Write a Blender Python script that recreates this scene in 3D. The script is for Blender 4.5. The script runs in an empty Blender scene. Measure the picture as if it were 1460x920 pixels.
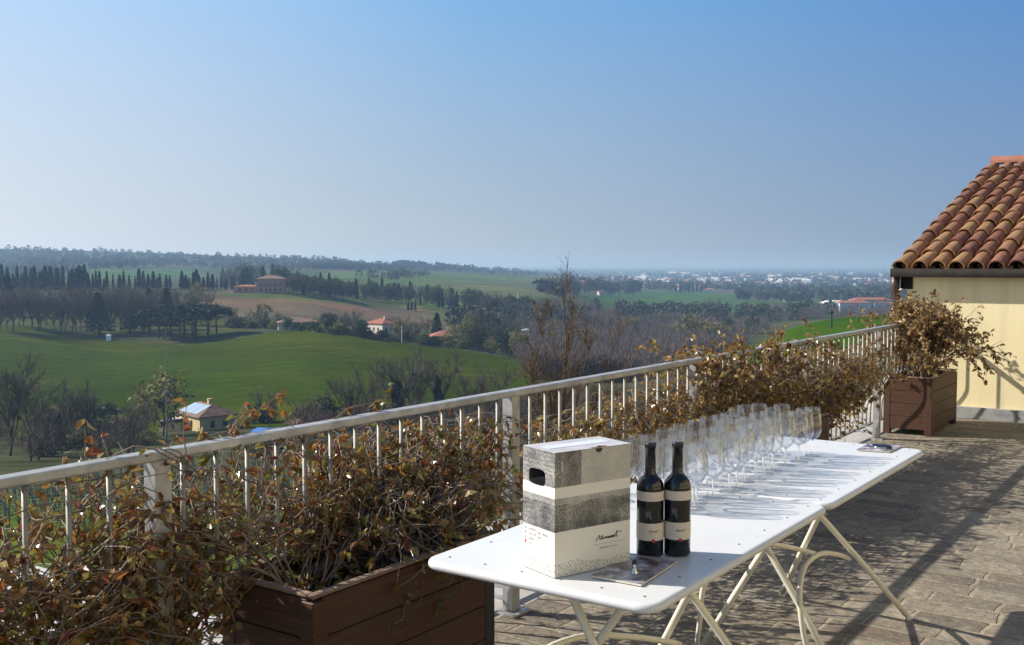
import bpy, bmesh, math, random
import numpy as np
from mathutils import Vector, Matrix, Euler
C = bpy.context.scene.collection
scene = bpy.context.scene
PI = math.pi

# ------------------------------------------------------------------ camera
CAMZ = 1.55
F = 1500.0
TP = 83.0 / F
PITCH = math.atan(TP)
CP, SP = math.cos(PITCH), math.sin(PITCH)
cam = bpy.data.objects.new('camera', bpy.data.cameras.new('camera'))
C.objects.link(cam)
cam.location = (0, 0, CAMZ)
cam.rotation_euler = (PI / 2 - PITCH, 0, 0)
cam.data.sensor_width = 36
cam.data.lens = F / 1460 * 36
cam.data.clip_start = 0.05
cam.data.clip_end = 120000
scene.camera = cam

def ray(px, py):
    u, v = (px - 730) / F, (460 - py) / F
    return (u / (CP + v * SP), 1.0, (-SP + v * CP) / (CP + v * SP))
def at_z(px, py, z):
    r = ray(px, py)
    y = (z - CAMZ) / r[2]
    return Vector((r[0] * y, y, z))
def at_y(px, py, Y):
    r = ray(px, py)
    return Vector((r[0] * Y, Y, CAMZ + r[2] * Y))

# ------------------------------------------------------------------ helpers
class MB:
    def __init__(s): s.v = []; s.f = []
    def add(s, vs, fs):
        b = len(s.v)
        s.v.extend([tuple(v) for v in vs]); s.f.extend([tuple(i + b for i in f) for f in fs])
    def quad(s, a, b, c, d): s.add([a, b, c, d], [(0, 1, 2, 3)])
    def box(s, x0, x1, y0, y1, z0, z1):
        vs = [(x0,y0,z0),(x1,y0,z0),(x1,y1,z0),(x0,y1,z0),(x0,y0,z1),(x1,y0,z1),(x1,y1,z1),(x0,y1,z1)]
        s.add(vs, [(0,3,2,1),(4,5,6,7),(0,1,5,4),(1,2,6,5),(2,3,7,6),(3,0,4,7)])
    def tube(s, pts, radii, sides=8, cap=True, squash=None):
        pts = [Vector(p) for p in pts]
        if not isinstance(radii, (list, tuple)): radii = [radii] * len(pts)
        n = len(pts); rings = []
        up = None
        for i in range(n):
            t = (pts[min(i+1, n-1)] - pts[max(i-1, 0)])
            if t.length < 1e-9: t = Vector((0, 0, 1))
            t.normalize()
            if up is None:
                up = Vector((0, 0, 1)) if abs(t.z) < .9 else Vector((1, 0, 0))
            a = up - t * up.dot(t)
            if a.length < 1e-6: a = t.orthogonal()
            a.normalize(); up = a
            b = t.cross(a)
            rings.append([pts[i] + (a * math.cos(2*PI*j/sides) + b * math.sin(2*PI*j/sides)) * radii[i] for j in range(sides)])
        vs = [v for r in rings for v in r]
        fs = []
        for i in range(n-1):
            for j in range(sides):
                k = (j+1) % sides
                fs.append((i*sides+j, i*sides+k, (i+1)*sides+k, (i+1)*sides+j))
        if cap:
            fs.append(tuple(range(sides-1, -1, -1)))
            fs.append(tuple((n-1)*sides + j for j in range(sides)))
        s.add(vs, fs)
    def lathe(s, prof, seg=24, cx=0, cy=0, cz=0):
        n = len(prof); vs = []
        for r, z in prof:
            for j in range(seg):
                a = 2*PI*j/seg
                vs.append((cx + r*math.cos(a), cy + r*math.sin(a), cz + z))
        fs = []
        for i in range(n-1):
            for j in range(seg):
                k = (j+1) % seg
                fs.append((i*seg+j, i*seg+k, (i+1)*seg+k, (i+1)*seg+j))
        s.add(vs, fs)
    def np_quads(s, V):                     # V (n,4,3)
        b = len(s.v); n = V.shape[0]
        s.v.extend(map(tuple, V.reshape(-1, 3).tolist()))
        s.f.extend([(b+4*i, b+4*i+1, b+4*i+2, b+4*i+3) for i in range(n)])
    def build(s, name, m, parent=None, smooth=False, bevel=0, bseg=2):
        me = bpy.data.meshes.new(name)
        me.from_pydata(s.v, [], s.f); me.update()
        if bevel:
            bm = bmesh.new(); bm.from_mesh(me)
            bmesh.ops.bevel(bm, geom=list(bm.edges), offset=bevel, segments=bseg, affect='EDGES', profile=.5)
            bm.to_mesh(me); bm.free()
        if smooth:
            me.polygons.foreach_set('use_smooth', [True]*len(me.polygons))
        o = bpy.data.objects.new(name, me); C.objects.link(o)
        if m is not None:
            for mm in (m if isinstance(m, (list, tuple)) else [m]): me.materials.append(mm)
        if parent is not None: o.parent = parent
        return o

def tag(o, label, cat, group=None, kind=None):
    o['label'] = label; o['category'] = cat
    if group: o['group'] = group
    if kind: o['kind'] = kind
    return o
def structure(o): o['kind'] = 'structure'; return o
def thing(name, label, cat, loc=(0,0,0), rz=0, group=None):
    o = bpy.data.objects.new(name, None); C.objects.link(o)
    o.location = loc; o.rotation_euler = (0, 0, rz); o.empty_display_size = .2
    return tag(o, label, cat, group)
def copy_tree(o, parent=None):
    c = o.copy(); C.objects.link(c)
    if parent is not None: c.parent = parent
    for ch in CH.get(o.name, list(o.children)): copy_tree(ch, c)
    return c
CH = {}

# ------------------------------------------------------------------ materials
def new_mat(name):
    m = bpy.data.materials.new(name); m.use_nodes = True
    nt = m.node_tree; nt.nodes.clear()
    out = nt.nodes.new('ShaderNodeOutputMaterial')
    return m, nt, out
def nd(nt, typ, **kw):
    n = nt.nodes.new(typ)
    for k, v in kw.items():
        if k in n.inputs: n.inputs[k].default_value = v
        else: setattr(n, k, v)
    return n
def principled(nt, out, rough=.6, metal=0., spec=.5):
    b = nt.nodes.new('ShaderNodeBsdfPrincipled')
    b.inputs['Roughness'].default_value = rough; b.inputs['Metallic'].default_value = metal
    b.inputs['Specular IOR Level'].default_value = spec
    nt.links.new(b.outputs[0], out.inputs[0])
    return b
def mixc(nt, fac, a, b, blend='MIX'):
    m = nt.nodes.new('ShaderNodeMix'); m.data_type = 'RGBA'; m.blend_type = blend
    for sock, val in ((m.inputs[0], fac), (m.inputs[6], a), (m.inputs[7], b)):
        if hasattr(val, 'links') or hasattr(val, 'is_output'): nt.links.new(val, sock)
        else: sock.default_value = val if not isinstance(val, tuple) or len(val) == 4 else (*val, 1)
    return m.outputs[2]
def ramp(nt, fac, stops, interp='LINEAR'):
    r = nt.nodes.new('ShaderNodeValToRGB'); cr = r.color_ramp; cr.interpolation = interp
    while len(cr.elements) < len(stops): cr.elements.new(.5)
    for e, (p, c) in zip(cr.elements, stops):
        e.position = p; e.color = (*c, 1) if len(c) == 3 else c
    nt.links.new(fac, r.inputs[0])
    return r.outputs[0]
def coords(nt, kind='Object', scale=(1,1,1), rot=(0,0,0)):
    tc = nt.nodes.new('ShaderNodeTexCoord'); mp = nt.nodes.new('ShaderNodeMapping')
    mp.inputs['Scale'].default_value = scale; mp.inputs['Rotation'].default_value = rot
    nt.links.new(tc.outputs[kind], mp.inputs[0]); return mp.outputs[0]
def noise(nt, vec, scale, detail=4, rough=.55):
    n = nt.nodes.new('ShaderNodeTexNoise'); n.inputs['Scale'].default_value = scale
    n.inputs['Detail'].default_value = detail; n.inputs['Roughness'].default_value = rough
    nt.links.new(vec, n.inputs[0]); return n.outputs[0]
def bump(nt, h, strength, dist, b):
    n = nt.nodes.new('ShaderNodeBump'); n.inputs['Strength'].default_value = strength
    n.inputs['Distance'].default_value = dist
    nt.links.new(h, n.inputs['Height']); nt.links.new(n.outputs[0], b.inputs['Normal'])
def sc(c, k): return tuple(min(1, x*k) for x in c)
def simple(name, base, rough=.6, metal=0., spec=.5, nscale=6, amt=.25, bumpd=0, stretch=(1,1,1), nscale2=None):
    m, nt, out = new_mat(name); b = principled(nt, out, rough, metal, spec)
    v = coords(nt, scale=stretch)
    n = noise(nt, v, nscale)
    c = ramp(nt, n, [(.3, sc(base, 1-amt)), (.7, sc(base, 1+amt))])
    if nscale2:
        n2 = noise(nt, v, nscale2)
        c = mixc(nt, ramp(nt, n2, [(.35, (0,0,0)), (.65, (1,1,1))]), mixc(nt, .5, c, (*sc(base, 1-amt), 1)), c)
    nt.links.new(c, b.inputs['Base Color'])
    if bumpd: bump(nt, n, .6, bumpd, b)
    return m
def leaf_mat(name, stops, rough=.45, transl=.3, spec=.5, tint=(1,1,1)):
    m, nt, out = new_mat(name)
    b = nt.nodes.new('ShaderNodeBsdfPrincipled'); b.inputs['Roughness'].default_value = rough
    b.inputs['Specular IOR Level'].default_value = spec
    g = nt.nodes.new('ShaderNodeNewGeometry')
    c = ramp(nt, g.outputs['Random Per Island'], stops)
    nt.links.new(c, b.inputs['Base Color'])
    t = nt.nodes.new('ShaderNodeBsdfTranslucent'); nt.links.new(c, t.inputs[0])
    mx = nt.nodes.new('ShaderNodeMixShader'); mx.inputs[0].default_value = transl
    nt.links.new(b.outputs[0], mx.inputs[1]); nt.links.new(t.outputs[0], mx.inputs[2])
    nt.links.new(mx.outputs[0], out.inputs[0])
    return m

M = {}
M['galv'] = simple('galvanised_steel', (.43,.425,.41), .5, .45, .5, 14, .30, .0008, (1,1,1), 2.5)
M['galv_bar'] = simple('weathered_steel_bar', (.30,.285,.25), .55, .35, .4, 16, .25, .0006)
M['white_paint'] = simple('white_enamel', (.66,.66,.66), .3, 0, .45, 5, .04, 0, (1,1,1), 2)
def enamel():
    m, nt, out = new_mat('scuffed_white_enamel'); b = principled(nt, out, .3, 0, .45)
    v = coords(nt); n = noise(nt, v, 2.2, 5, .6); n2 = noise(nt, v, 75, 3, .7); vs = coords(nt, scale=(3, 60, 3), rot=(0,0,.5)); n3 = noise(nt, vs, 1.6, 3)
    c = ramp(nt, n, [(.32,(.60,.60,.59)),(.6,(.69,.69,.69))])
    c = mixc(nt, ramp(nt, n2, [(.66,(0,0,0)),(.74,(.55,.55,.55))]), c, (.40,.37,.32,1))
    c = mixc(nt, ramp(nt, n3, [(.66,(0,0,0)),(.72,(.25,.25,.25))]), c, (.48,.47,.45,1))
    nt.links.new(c, b.inputs['Base Color'])
    nt.links.new(ramp(nt, n, [(.3,(.42,.42,.42)),(.65,(.24,.24,.24))]), b.inputs['Roughness'])
    return m
M['white_paint'] = enamel()
M['cream_paint'] = simple('cream_enamel', (.74,.70,.58), .3, 0, .5, 9, .07)
M['hole'] = simple('dark_hole', (.16,.16,.16), .8)
M['soil'] = simple('planter_soil', (.035,.024,.016), .95, 0, .2, 40, .5, .01)
M['black_metal'] = simple('black_metal', (.018,.018,.02), .5, 0, .5, 20, .2)
M['gutter'] = simple('dark_gutter', (.022,.017,.015), .8, 0, .12, 12, .3)
M['pipe'] = simple('copper_pipe', (.07,.042,.034), .45, .4, .5, 12, .3)
M['stem'] = simple('vine_stem', (.20,.155,.12), .6, 0, .4, 30, .4)
M['concrete'] = simple('pale_concrete', (.42,.40,.37), .9, 0, .2, 5, .2, .003, nscale2=1.2)
M['wallstone'] = simple('retaining_stone', (.30,.25,.19), .9, 0, .2, 3, .3, .02)
M['bark'] = simple('bark', (.055,.043,.034), .9, 0, .2, 5, .35)
M['bark_near'] = simple('bark_near', (.13,.085,.055), .85, 0, .2, 9, .4)
M['tile_far'] = simple('far_roof_tile', (.30,.12,.075), .85, 0, .2, .8, .25)
M['tile_brown'] = simple('brown_roof_tile', (.20,.125,.085), .85, 0, .2, .8, .25)
M['render_y'] = simple('yellow_render_far', (.55,.42,.22), .9, 0, .2, .5, .1)
M['render_w'] = simple('white_render_far', (.55,.49,.42), .9, 0, .2, .3, .1)
M['render_p'] = simple('pink_render_far', (.45,.24,.18), .9, 0, .2, .3, .1)
M['window'] = simple('dark_window', (.03,.035,.04), .15, 0, .5, 1, .2)
M['solar'] = simple('solar_panel', (.34,.42,.52), .12, 0, .8, 2, .15)
M['white_roof'] = simple('white_shed_roof', (.85,.85,.84), .5, 0, .5, .05, .05)
M['greywhite'] = simple('pale_facade', (.6,.6,.58), .7, 0, .3, .05, .15)
M['pole'] = simple('pole_grey', (.22,.22,.22), .7, 0, .3, 2, .2)
M['pole_w'] = simple('pole_pale', (.6,.6,.58), .6, 0, .3, 2, .1)
M['pole_g'] = simple('pole_green', (.03,.09,.05), .6, 0, .3, 2, .2)
M['tarp'] = simple('blue_pool_cover', (.03,.16,.55), .3, 0, .5, .5, .1)
M['white_cloth'] = simple('white_tablecloth', (.8,.8,.8), .8, 0, .3, 3, .04, .01)

M['vine_leaf'] = leaf_mat('vine_leaf', [(0,(.11,.055,.024)),(.2,(.20,.11,.037)),(.42,(.30,.18,.05)),(.53,(.34,.14,.036)),(.60,(.20,.045,.025)),(.72,(.26,.21,.05)),(.9,(.15,.155,.034)),(1,(.46,.36,.17))], .26, .42, .7)
M['vine_leaf_gold'] = leaf_mat('vine_leaf_gold', [(0,(.13,.065,.026)),(.25,(.22,.125,.042)),(.5,(.34,.215,.065)),(.7,(.34,.15,.04)),(.85,(.24,.21,.045)),(1,(.50,.37,.14))], .26, .42, .7)
M['shrub_leaf'] = leaf_mat('dry_shrub_leaf', [(0,(.12,.062,.028)),(.3,(.21,.12,.045)),(.6,(.33,.20,.07)),(.85,(.42,.28,.10)),(1,(.48,.33,.14))], .36, .4, .6)
M['cypress'] = leaf_mat('cypress_leaf', [(0,(.012,.022,.010)),(.6,(.02,.034,.014)),(1,(.03,.045,.018))], .7, .1, .2)
M['conifer'] = leaf_mat('conifer_leaf', [(0,(.010,.022,.010)),(.6,(.02,.036,.014)),(1,(.035,.05,.02))], .7, .1, .2)
M['evergreen'] = leaf_mat('evergreen_leaf', [(0,(.026,.04,.017)),(.5,(.05,.066,.026)),(1,(.085,.095,.036))], .7, .15, .2)
M['pine'] = leaf_mat('umbrella_pine_leaf', [(0,(.008,.016,.006)),(.6,(.018,.03,.009)),(1,(.035,.05,.015))], .7, .1, .2)
M['olive'] = leaf_mat('spring_leaf', [(0,(.09,.09,.022)),(.5,(.14,.14,.03)),(1,(.2,.2,.05))], .7, .3, .2)
M['pale_leaf'] = leaf_mat('pale_leaf', [(0,(.13,.115,.04)),(.5,(.18,.16,.055)),(1,(.23,.21,.075))], .7, .3, .2)
M['twig_brown'] = leaf_mat('brown_twigs', [(0,(.08,.056,.045)),(.5,(.125,.09,.07)),(1,(.17,.128,.095))], .85, .05, .1)
M['twig_grey'] = leaf_mat('grey_twigs', [(0,(.07,.06,.048)),(.5,(.11,.095,.072)),(1,(.155,.135,.095))], .85, .05, .1)
M['twig_near'] = leaf_mat('budding_twigs', [(0,(.09,.05,.03)),(.5,(.15,.085,.045)),(.8,(.20,.13,.055)),(1,(.23,.2,.07))], .8, .1, .2)
M['ivy'] = leaf_mat('ivy_leaf', [(0,(.010,.02,.009)),(.6,(.018,.034,.012)),(1,(.035,.055,.02))], .5, .15, .4)
M['hedge'] = leaf_mat('hedge_leaf', [(0,(.02,.035,.012)),(.5,(.04,.06,.02)),(1,(.075,.09,.03))], .7, .2, .2)
M['far_wood'] = leaf_mat('far_wood_leaf', [(0,(.032,.042,.024)),(.5,(.055,.062,.034)),(1,(.095,.088,.052))], .9, .1, .1)
M['wood_brown'] = leaf_mat('bare_wood_twigs', [(0,(.10,.078,.068)),(.5,(.15,.12,.105)),(1,(.20,.165,.14))], .9, .1, .1)

# wood boards (planter)
def planter_mat():
    m, nt, out = new_mat('planter_boards'); b = principled(nt, out, .6, 0, .35)
    v = coords(nt, scale=(3, 3, 60)); n = noise(nt, v, 1.5, 6)
    v2 = coords(nt); n2 = noise(nt, v2, 3)
    c = ramp(nt, n, [(.25, (.034,.014,.007)), (.5, (.068,.028,.013)), (.75, (.105,.046,.023))])
    c = mixc(nt, ramp(nt, n2, [(.4, (0,0,0)), (.7, (.6,.6,.6))]), c, (.075,.042,.029,1))
    nt.links.new(c, b.inputs['Base Color']); bump(nt, n, .35, .004, b)
    return m
M['boards'] = planter_mat()
M['board_rim'] = simple('weathered_rim', (.24,.16,.11), .8, 0, .2, 25, .35, .003, (1,1,1))

def paving_mat():
    m, nt, out = new_mat('stone_paving'); b = principled(nt, out, .75, 0, .35)
    v = coords(nt, 'Object', rot=(0,0,PI/2))
    wn = nt.nodes.new('ShaderNodeTexNoise'); wn.inputs['Scale'].default_value = 4; nt.links.new(v, wn.inputs[0])
    wob = nt.nodes.new('ShaderNodeVectorMath'); wob.operation = 'MULTIPLY_ADD'
    nt.links.new(wn.outputs['Color'], wob.inputs[0]); wob.inputs[1].default_value = (.055,.04,0); nt.links.new(v, wob.inputs[2])
    br = nt.nodes.new('ShaderNodeTexBrick')
    br.offset = .5; br.squash = 1.35; br.squash_frequency = 3
    for k, val in (('Scale', 1.0), ('Brick Width', .30), ('Row Height', .165), ('Mortar Size', .011), ('Mortar Smooth', .4), ('Bias', 0.)):
        br.inputs[k].default_value = val
    br.inputs['Color1'].default_value = (.165,.137,.104,1); br.inputs['Color2'].default_value = (.29,.25,.188,1)
    br.inputs['Mortar'].default_value = (.33,.285,.195,1)
    nt.links.new(wob.outputs[0], br.inputs[0])
    n = noise(nt, v, 22, 6, .65); n2 = noise(nt, v, 1.6, 4); n3 = noise(nt, v, 5, 3)
    c = mixc(nt, .55, br.outputs[0], ramp(nt, n, [(.3,(.25,.25,.25)),(.5,(.95,.95,.95)),(.7,(1.5,1.5,1.5))]), 'MULTIPLY')
    c = mixc(nt, .6, c, ramp(nt, n2, [(.35,(.62,.60,.60)),(.65,(1.1,1.08,1.04))]), 'MULTIPLY')
    c = mixc(nt, ramp(nt, n3, [(.52,(0,0,0)),(.75,(.55,.55,.55))]), c, (.17,.11,.085,1))
    n4 = noise(nt, v, 9, 5, .7)
    c = mixc(nt, ramp(nt, n4, [(.56,(0,0,0)),(.68,(.6,.6,.6))]), c, (.36,.31,.22,1))
    nt.links.new(c, b.inputs['Base Color'])
    inv = nt.nodes.new('ShaderNodeMath'); inv.operation = 'MULTIPLY_ADD'; inv.inputs[1].default_value = -1.2
    nt.links.new(br.outputs['Fac'], inv.inputs[0]); nt.links.new(n, inv.inputs[2])
    bump(nt, inv.outputs[0], 1.0, .013, b)
    return m
M['paving'] = paving_mat()

def render_mat():
    m, nt, out = new_mat('yellow_render'); b = principled(nt, out, .9, 0, .2)
    v = coords(nt); n = noise(nt, v, 1.3, 5); n2 = noise(nt, v, 60, 3)
    vs = coords(nt, scale=(6,6,.5)); n3 = noise(nt, vs, 1.2, 4)
    c = ramp(nt, n, [(.3,(.78,.66,.38)),(.7,(.86,.74,.46))])
    c = mixc(nt, ramp(nt, n3, [(.48,(0,0,0)),(.75,(.6,.6,.6))]), c, (.60,.51,.33,1))
    nt.links.new(c, b.inputs['Base Color']); bump(nt, n2, .3, .003, b)
    return m
M['render'] = render_mat()
def tile_mat():
    m, nt, out = new_mat('clay_roof_tile'); b = principled(nt, out, .7, 0, .35)
    g = nt.nodes.new('ShaderNodeNewGeometry')
    c = ramp(nt, g.outputs['Random Per Island'], [(0,(.17,.066,.040)),(.3,(.235,.105,.056)),(.5,(.29,.15,.068)),(.7,(.33,.20,.085)),(.85,(.29,.145,.074)),(1,(.20,.085,.052))])
    v = coords(nt); n = noise(nt, v, 14, 6, .6); n2 = noise(nt, v, 3.5, 3)
    c = mixc(nt, .65, c, ramp(nt, n, [(.3,(.55,.52,.5)),(.7,(1.25,1.2,1.15))]), 'MULTIPLY')
    c = mixc(nt, ramp(nt, n2, [(.55,(0,0,0)),(.75,(.55,.55,.55))]), c, (.36,.22,.10,1))
    nt.links.new(c, b.inputs['Base Color']); bump(nt, n, .3, .004, b)
    return m
M['tile'] = tile_mat()
M['ridge'] = simple('ridge_tile', (.34,.14,.09), .7, 0, .3, 10, .2)

def glass_mat():
    m, nt, out = new_mat('clear_glass')
    tr = nt.nodes.new('ShaderNodeBsdfTransparent'); tr.inputs[0].default_value = (.985,.99,.995,1)
    gl = nt.nodes.new('ShaderNodeBsdfGlossy'); gl.inputs['Roughness'].default_value = .03
    lw = nt.nodes.new('ShaderNodeLayerWeight'); lw.inputs[0].default_value = .5
    pw = nt.nodes.new('ShaderNodeMath'); pw.operation = 'POWER'; pw.inputs[1].default_value = 3.2
    nt.links.new(lw.outputs['Facing'], pw.inputs[0])
    mm = nt.nodes.new('ShaderNodeMath'); mm.operation = 'MULTIPLY_ADD'; mm.inputs[1].default_value = .85; mm.inputs[2].default_value = .03
    mm.use_clamp = True
    nt.links.new(pw.outputs[0], mm.inputs[0])
    mx = nt.nodes.new('ShaderNodeMixShader'); nt.links.new(mm.outputs[0], mx.inputs[0])
    nt.links.new(tr.outputs[0], mx.inputs[1]); nt.links.new(gl.outputs[0], mx.inputs[2])
    gb = nt.nodes.new('ShaderNodeBsdfGlass'); gb.inputs['Roughness'].default_value = 0; gb.inputs['IOR'].default_value = 1.48
    m2 = nt.nodes.new('ShaderNodeMixShader'); m2.inputs[0].default_value = .07
    nt.links.new(mx.outputs[0], m2.inputs[1]); nt.links.new(gb.outputs[0], m2.inputs[2]); nt.links.new(m2.outputs[0], out.inputs[0])
    return m
M['glass'] = glass_mat()
M['solid_glass'] = None
def solid_glass():
    m, nt, out = new_mat('solid_glass'); g = nt.nodes.new('ShaderNodeBsdfGlass'); g.inputs['Roughness'].default_value = .0; g.inputs['IOR'].default_value = 1.5
    nt.links.new(g.outputs[0], out.inputs[0]); return m
M['solid_glass'] = solid_glass()
M['bottle_glass'] = simple('dark_bottle_glass', (.006,.008,.010), .08, 0, .6, 3, .2)
M['capsule'] = simple('black_capsule', (.012,.012,.014), .32, 0, .5, 3, .2)
M['label'] = simple('cream_label', (.64,.565,.46), .7, 0, .3, 40, .04)
M['red'] = simple('red_ink', (.5,.02,.03), .6)
M['redbrown'] = simple('redbrown_ink', (.30,.09,.07), .7)
M['ink'] = simple('black_ink', (.03,.025,.022), .7)
M['greyink'] = simple('grey_ink', (.22,.21,.20), .7)
M['tape'] = simple('clear_tape', (.70,.71,.76), .25, 0, .5, 8, .06)
M['chrome'] = simple('chrome', (.5,.5,.5), .15, 1, .5, 3, .1)
M['paper'] = simple('paper_edge', (.6,.55,.45), .8)

def carton_mat():
    m, nt, out = new_mat('printed_carton'); b = principled(nt, out, .6, 0, .3)
    tc = nt.nodes.new('ShaderNodeTexCoord'); sx = nt.nodes.new('ShaderNodeSeparateXYZ'); nt.links.new(tc.outputs['Object'], sx.inputs[0])
    def step(sock, thr):
        mth = nt.nodes.new('ShaderNodeMath'); mth.operation = 'GREATER_THAN'; mth.inputs[1].default_value = thr
        nt.links.new(sock, mth.inputs[0]); return mth.outputs[0]
    def mul(a, bb):
        mth = nt.nodes.new('ShaderNodeMath'); mth.operation = 'MULTIPLY'
        for i, q in enumerate((a, bb)):
            if isinstance(q, (int, float)): mth.inputs[i].default_value = q
            else: nt.links.new(q, mth.inputs[i])
        return mth.outputs[0]
    def sub1(a):
        mth = nt.nodes.new('ShaderNodeMath'); mth.operation = 'SUBTRACT'; mth.inputs[0].default_value = 1
        nt.links.new(a, mth.inputs[1]); return mth.outputs[0]
    white = (.72,.69,.63,1)
    # engraved drawing: fine hatching broken up by noise
    hat = []
    for rz, s1 in ((.7, 240), (-.6, 310)):
        v = coords(nt, 'Object', (1,1,1), (0, rz, 0))
        w = nt.nodes.new('ShaderNodeTexWave'); w.inputs['Scale'].default_value = s1/6; w.inputs['Distortion'].default_value = 9
        w.inputs['Detail'].default_value = 3; w.inputs['Detail Scale'].default_value = 3
        nt.links.new(v, w.inputs[0]); hat.append(w.outputs['Fac'])
    v = coords(nt, 'Object')
    n1 = noise(nt, v, 13, 4); n2 = noise(nt, v, 260, 3, .7); n3 = noise(nt, v, 9, 2)
    tone = ramp(nt, n1, [(.36,(.11,.107,.105)),(.46,(.21,.205,.195)),(.58,(.33,.315,.29)),(.68,(.44,.42,.38))])
    line = ramp(nt, hat[0], [(.2,(.55,.55,.55)),(.6,(1.15,1.15,1.15))])
    line2 = ramp(nt, hat[1], [(.2,(.7,.7,.7)),(.6,(1.1,1.1,1.1))])
    grain = ramp(nt, n2, [(.3,(.75,.75,.75)),(.7,(1.15,1.15,1.15))])
    drawing = mixc(nt, .7, mixc(nt, .8, mixc(nt, .8, tone, line, 'MULTIPLY'), line2, 'MULTIPLY'), grain, 'MULTIPLY')
    # upper band is paler on the right of the front
    pale = mixc(nt, .5, drawing, white)
    Hh = .318
    z = sx.outputs[2]; x = sx.outputs[0]
    c = white
    # lower hatch
    hatch = mixc(nt, ramp(nt, hat[0], [(.30,(.75,.75,.75)),(.42,(0,0,0))]), white, (.33,.32,.30,1))
    wob = nt.nodes.new('ShaderNodeMath'); wob.operation = 'MULTIPLY_ADD'; wob.inputs[1].default_value = .05
    nt.links.new(n3, wob.inputs[0]); nt.links.new(z, wob.inputs[2])
    c = mixc(nt, sub1(step(wob.outputs[0], .058)), white, hatch)
    mid = mul(step(z, .362*Hh), sub1(step(z, .63*Hh)))
    c = mixc(nt, mid, c, drawing)
    roof = mul(mid, step(wob.outputs[0], .205))
    c = mixc(nt, mul(roof, .5), c, pale)
    top = step(z, .718*Hh)
    topcol = mixc(nt, mul(step(x, .085), .9), drawing, mixc(nt, .55, drawing, white))
    c = mixc(nt, top, c, topcol)
    lid = step(z, Hh-.0008)
    c = mixc(nt, lid, c, mixc(nt, .55, drawing, (.66,.66,.70,1)))
    nt.links.new(c, b.inputs['Base Color'])
    return m
M['carton'] = carton_mat()
def brochure_mat():
    m, nt, out = new_mat('printed_brochure'); b = principled(nt, out, .3, 0, .5)
    v = coords(nt); n = noise(nt, v, 16, 6, .65); n2 = noise(nt, v, 7, 2)
    c = ramp(nt, n, [(.34,(.05,.038,.043)),(.44,(.18,.14,.15)),(.51,(.36,.32,.36)),(.60,(.75,.74,.78))])
    c = mixc(nt, ramp(nt, n2, [(.45,(0,0,0)),(.6,(.6,.6,.6))]), c, (.10,.06,.055,1))
    nt.links.new(c, b.inputs['Base Color']); return m
M['brochure'] = brochure_mat()

# ------------------------------------------------------------------ rail frame
B = at_z(733, 873, 0); E = at_z(1252, 626, 0)
DV = (E - B); ANG = math.atan2(DV.y, DV.x)
DV.normalize(); NV = Vector((-DV.y, DV.x, 0))
SPC = (E - B).length / 3
O = B - DV * SPC
def P(t, n, z=0): return O + DV * t + NV * n + Vector((0, 0, z))
def tn(p): q = Vector((p.x, p.y, 0)) - O; return q.dot(DV), q.dot(NV)
print('rail', SPC, math.degrees(ANG), tuple(O))

EXPO = .57
# sun: light travels (horizontal) direction
SUN_EL = math.radians(34.6)
SH = Vector((-.98, .195, 0)).normalized()     # horizontal direction towards the sun
SUNDIR = Vector((SH.x*math.cos(SUN_EL), SH.y*math.cos(SUN_EL), math.sin(SUN_EL)))
sun = bpy.data.objects.new('sun', bpy.data.lights.new('sun', 'SUN')); C.objects.link(sun)
sun.data.energy = 5.0; sun.data.angle = math.radians(.53); sun.data.color = (1, .945, .86)
sun.rotation_euler = SUNDIR.to_track_quat('Z', 'Y').to_euler()
world = bpy.data.worlds.new('World'); scene.world = world; world.use_nodes = True
wt = world.node_tree
bg = wt.nodes['Background']
sky = wt.nodes.new('ShaderNodeTexSky'); sky.sky_type = 'NISHITA'; sky.sun_disc = False
sky.sun_elevation = SUN_EL; sky.sun_rotation = math.atan2(SUNDIR.x, SUNDIR.y) % (2*PI)
sky.altitude = 100; sky.air_density = 1.0; sky.dust_density = .7; sky.ozone_density = 2.0
SKY_K = .10
# spring haze near the horizon: brighter towards the sun, bluer away from it and higher up
def sky_haze():
    tc = wt.nodes.new('ShaderNodeTexCoord')
    def vmath(op, a, b=None, val=None):
        n = wt.nodes.new('ShaderNodeVectorMath'); n.operation = op; wt.links.new(a, n.inputs[0])
        if val is not None: n.inputs[1].default_value = val
        return n
    nrm = vmath('NORMALIZE', tc.outputs['Generated'])
    dt = vmath('DOT_PRODUCT', nrm.outputs[0], val=(SH.x, SH.y, 0))
    sz = wt.nodes.new('ShaderNodeSeparateXYZ'); wt.links.new(nrm.outputs[0], sz.inputs[0])
    def mr(sock, a, b, c=0., d=1., smooth=False):
        n = wt.nodes.new('ShaderNodeMapRange'); n.inputs[1].default_value = a; n.inputs[2].default_value = b; n.inputs[3].default_value = c; n.inputs[4].default_value = d
        if smooth: n.interpolation_type = 'SMOOTHSTEP'
        wt.links.new(sock, n.inputs[0]); return n.outputs[0]
    az = mr(dt.outputs['Value'], -.3, .75)
    lo = ramp(wt, az, [(0,(.25,.335,.47)),(.2,(.32,.40,.50)),(.58,(.51,.57,.61)),(.9,(.75,.77,.77)),(1,(.79,.80,.80))])
    hi = ramp(wt, az, [(0,(.085,.265,.60)),(.12,(.112,.30,.635)),(.5,(.215,.455,.79)),(.9,(.50,.71,1.0)),(1,(.58,.77,1.05))])
    el = mr(sz.outputs[2], .0, .245)
    grad = mixc(wt, el, lo, hi)
    sc_ = wt.nodes.new('ShaderNodeVectorMath'); sc_.operation = 'SCALE'; sc_.inputs[3].default_value = 1/(SKY_K*2**EXPO)
    wt.links.new(grad, sc_.inputs[0])
    return mixc(wt, mr(sz.outputs[2], .25, .62, 0, 1, True), sc_.outputs[0], sky.outputs[0])
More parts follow.
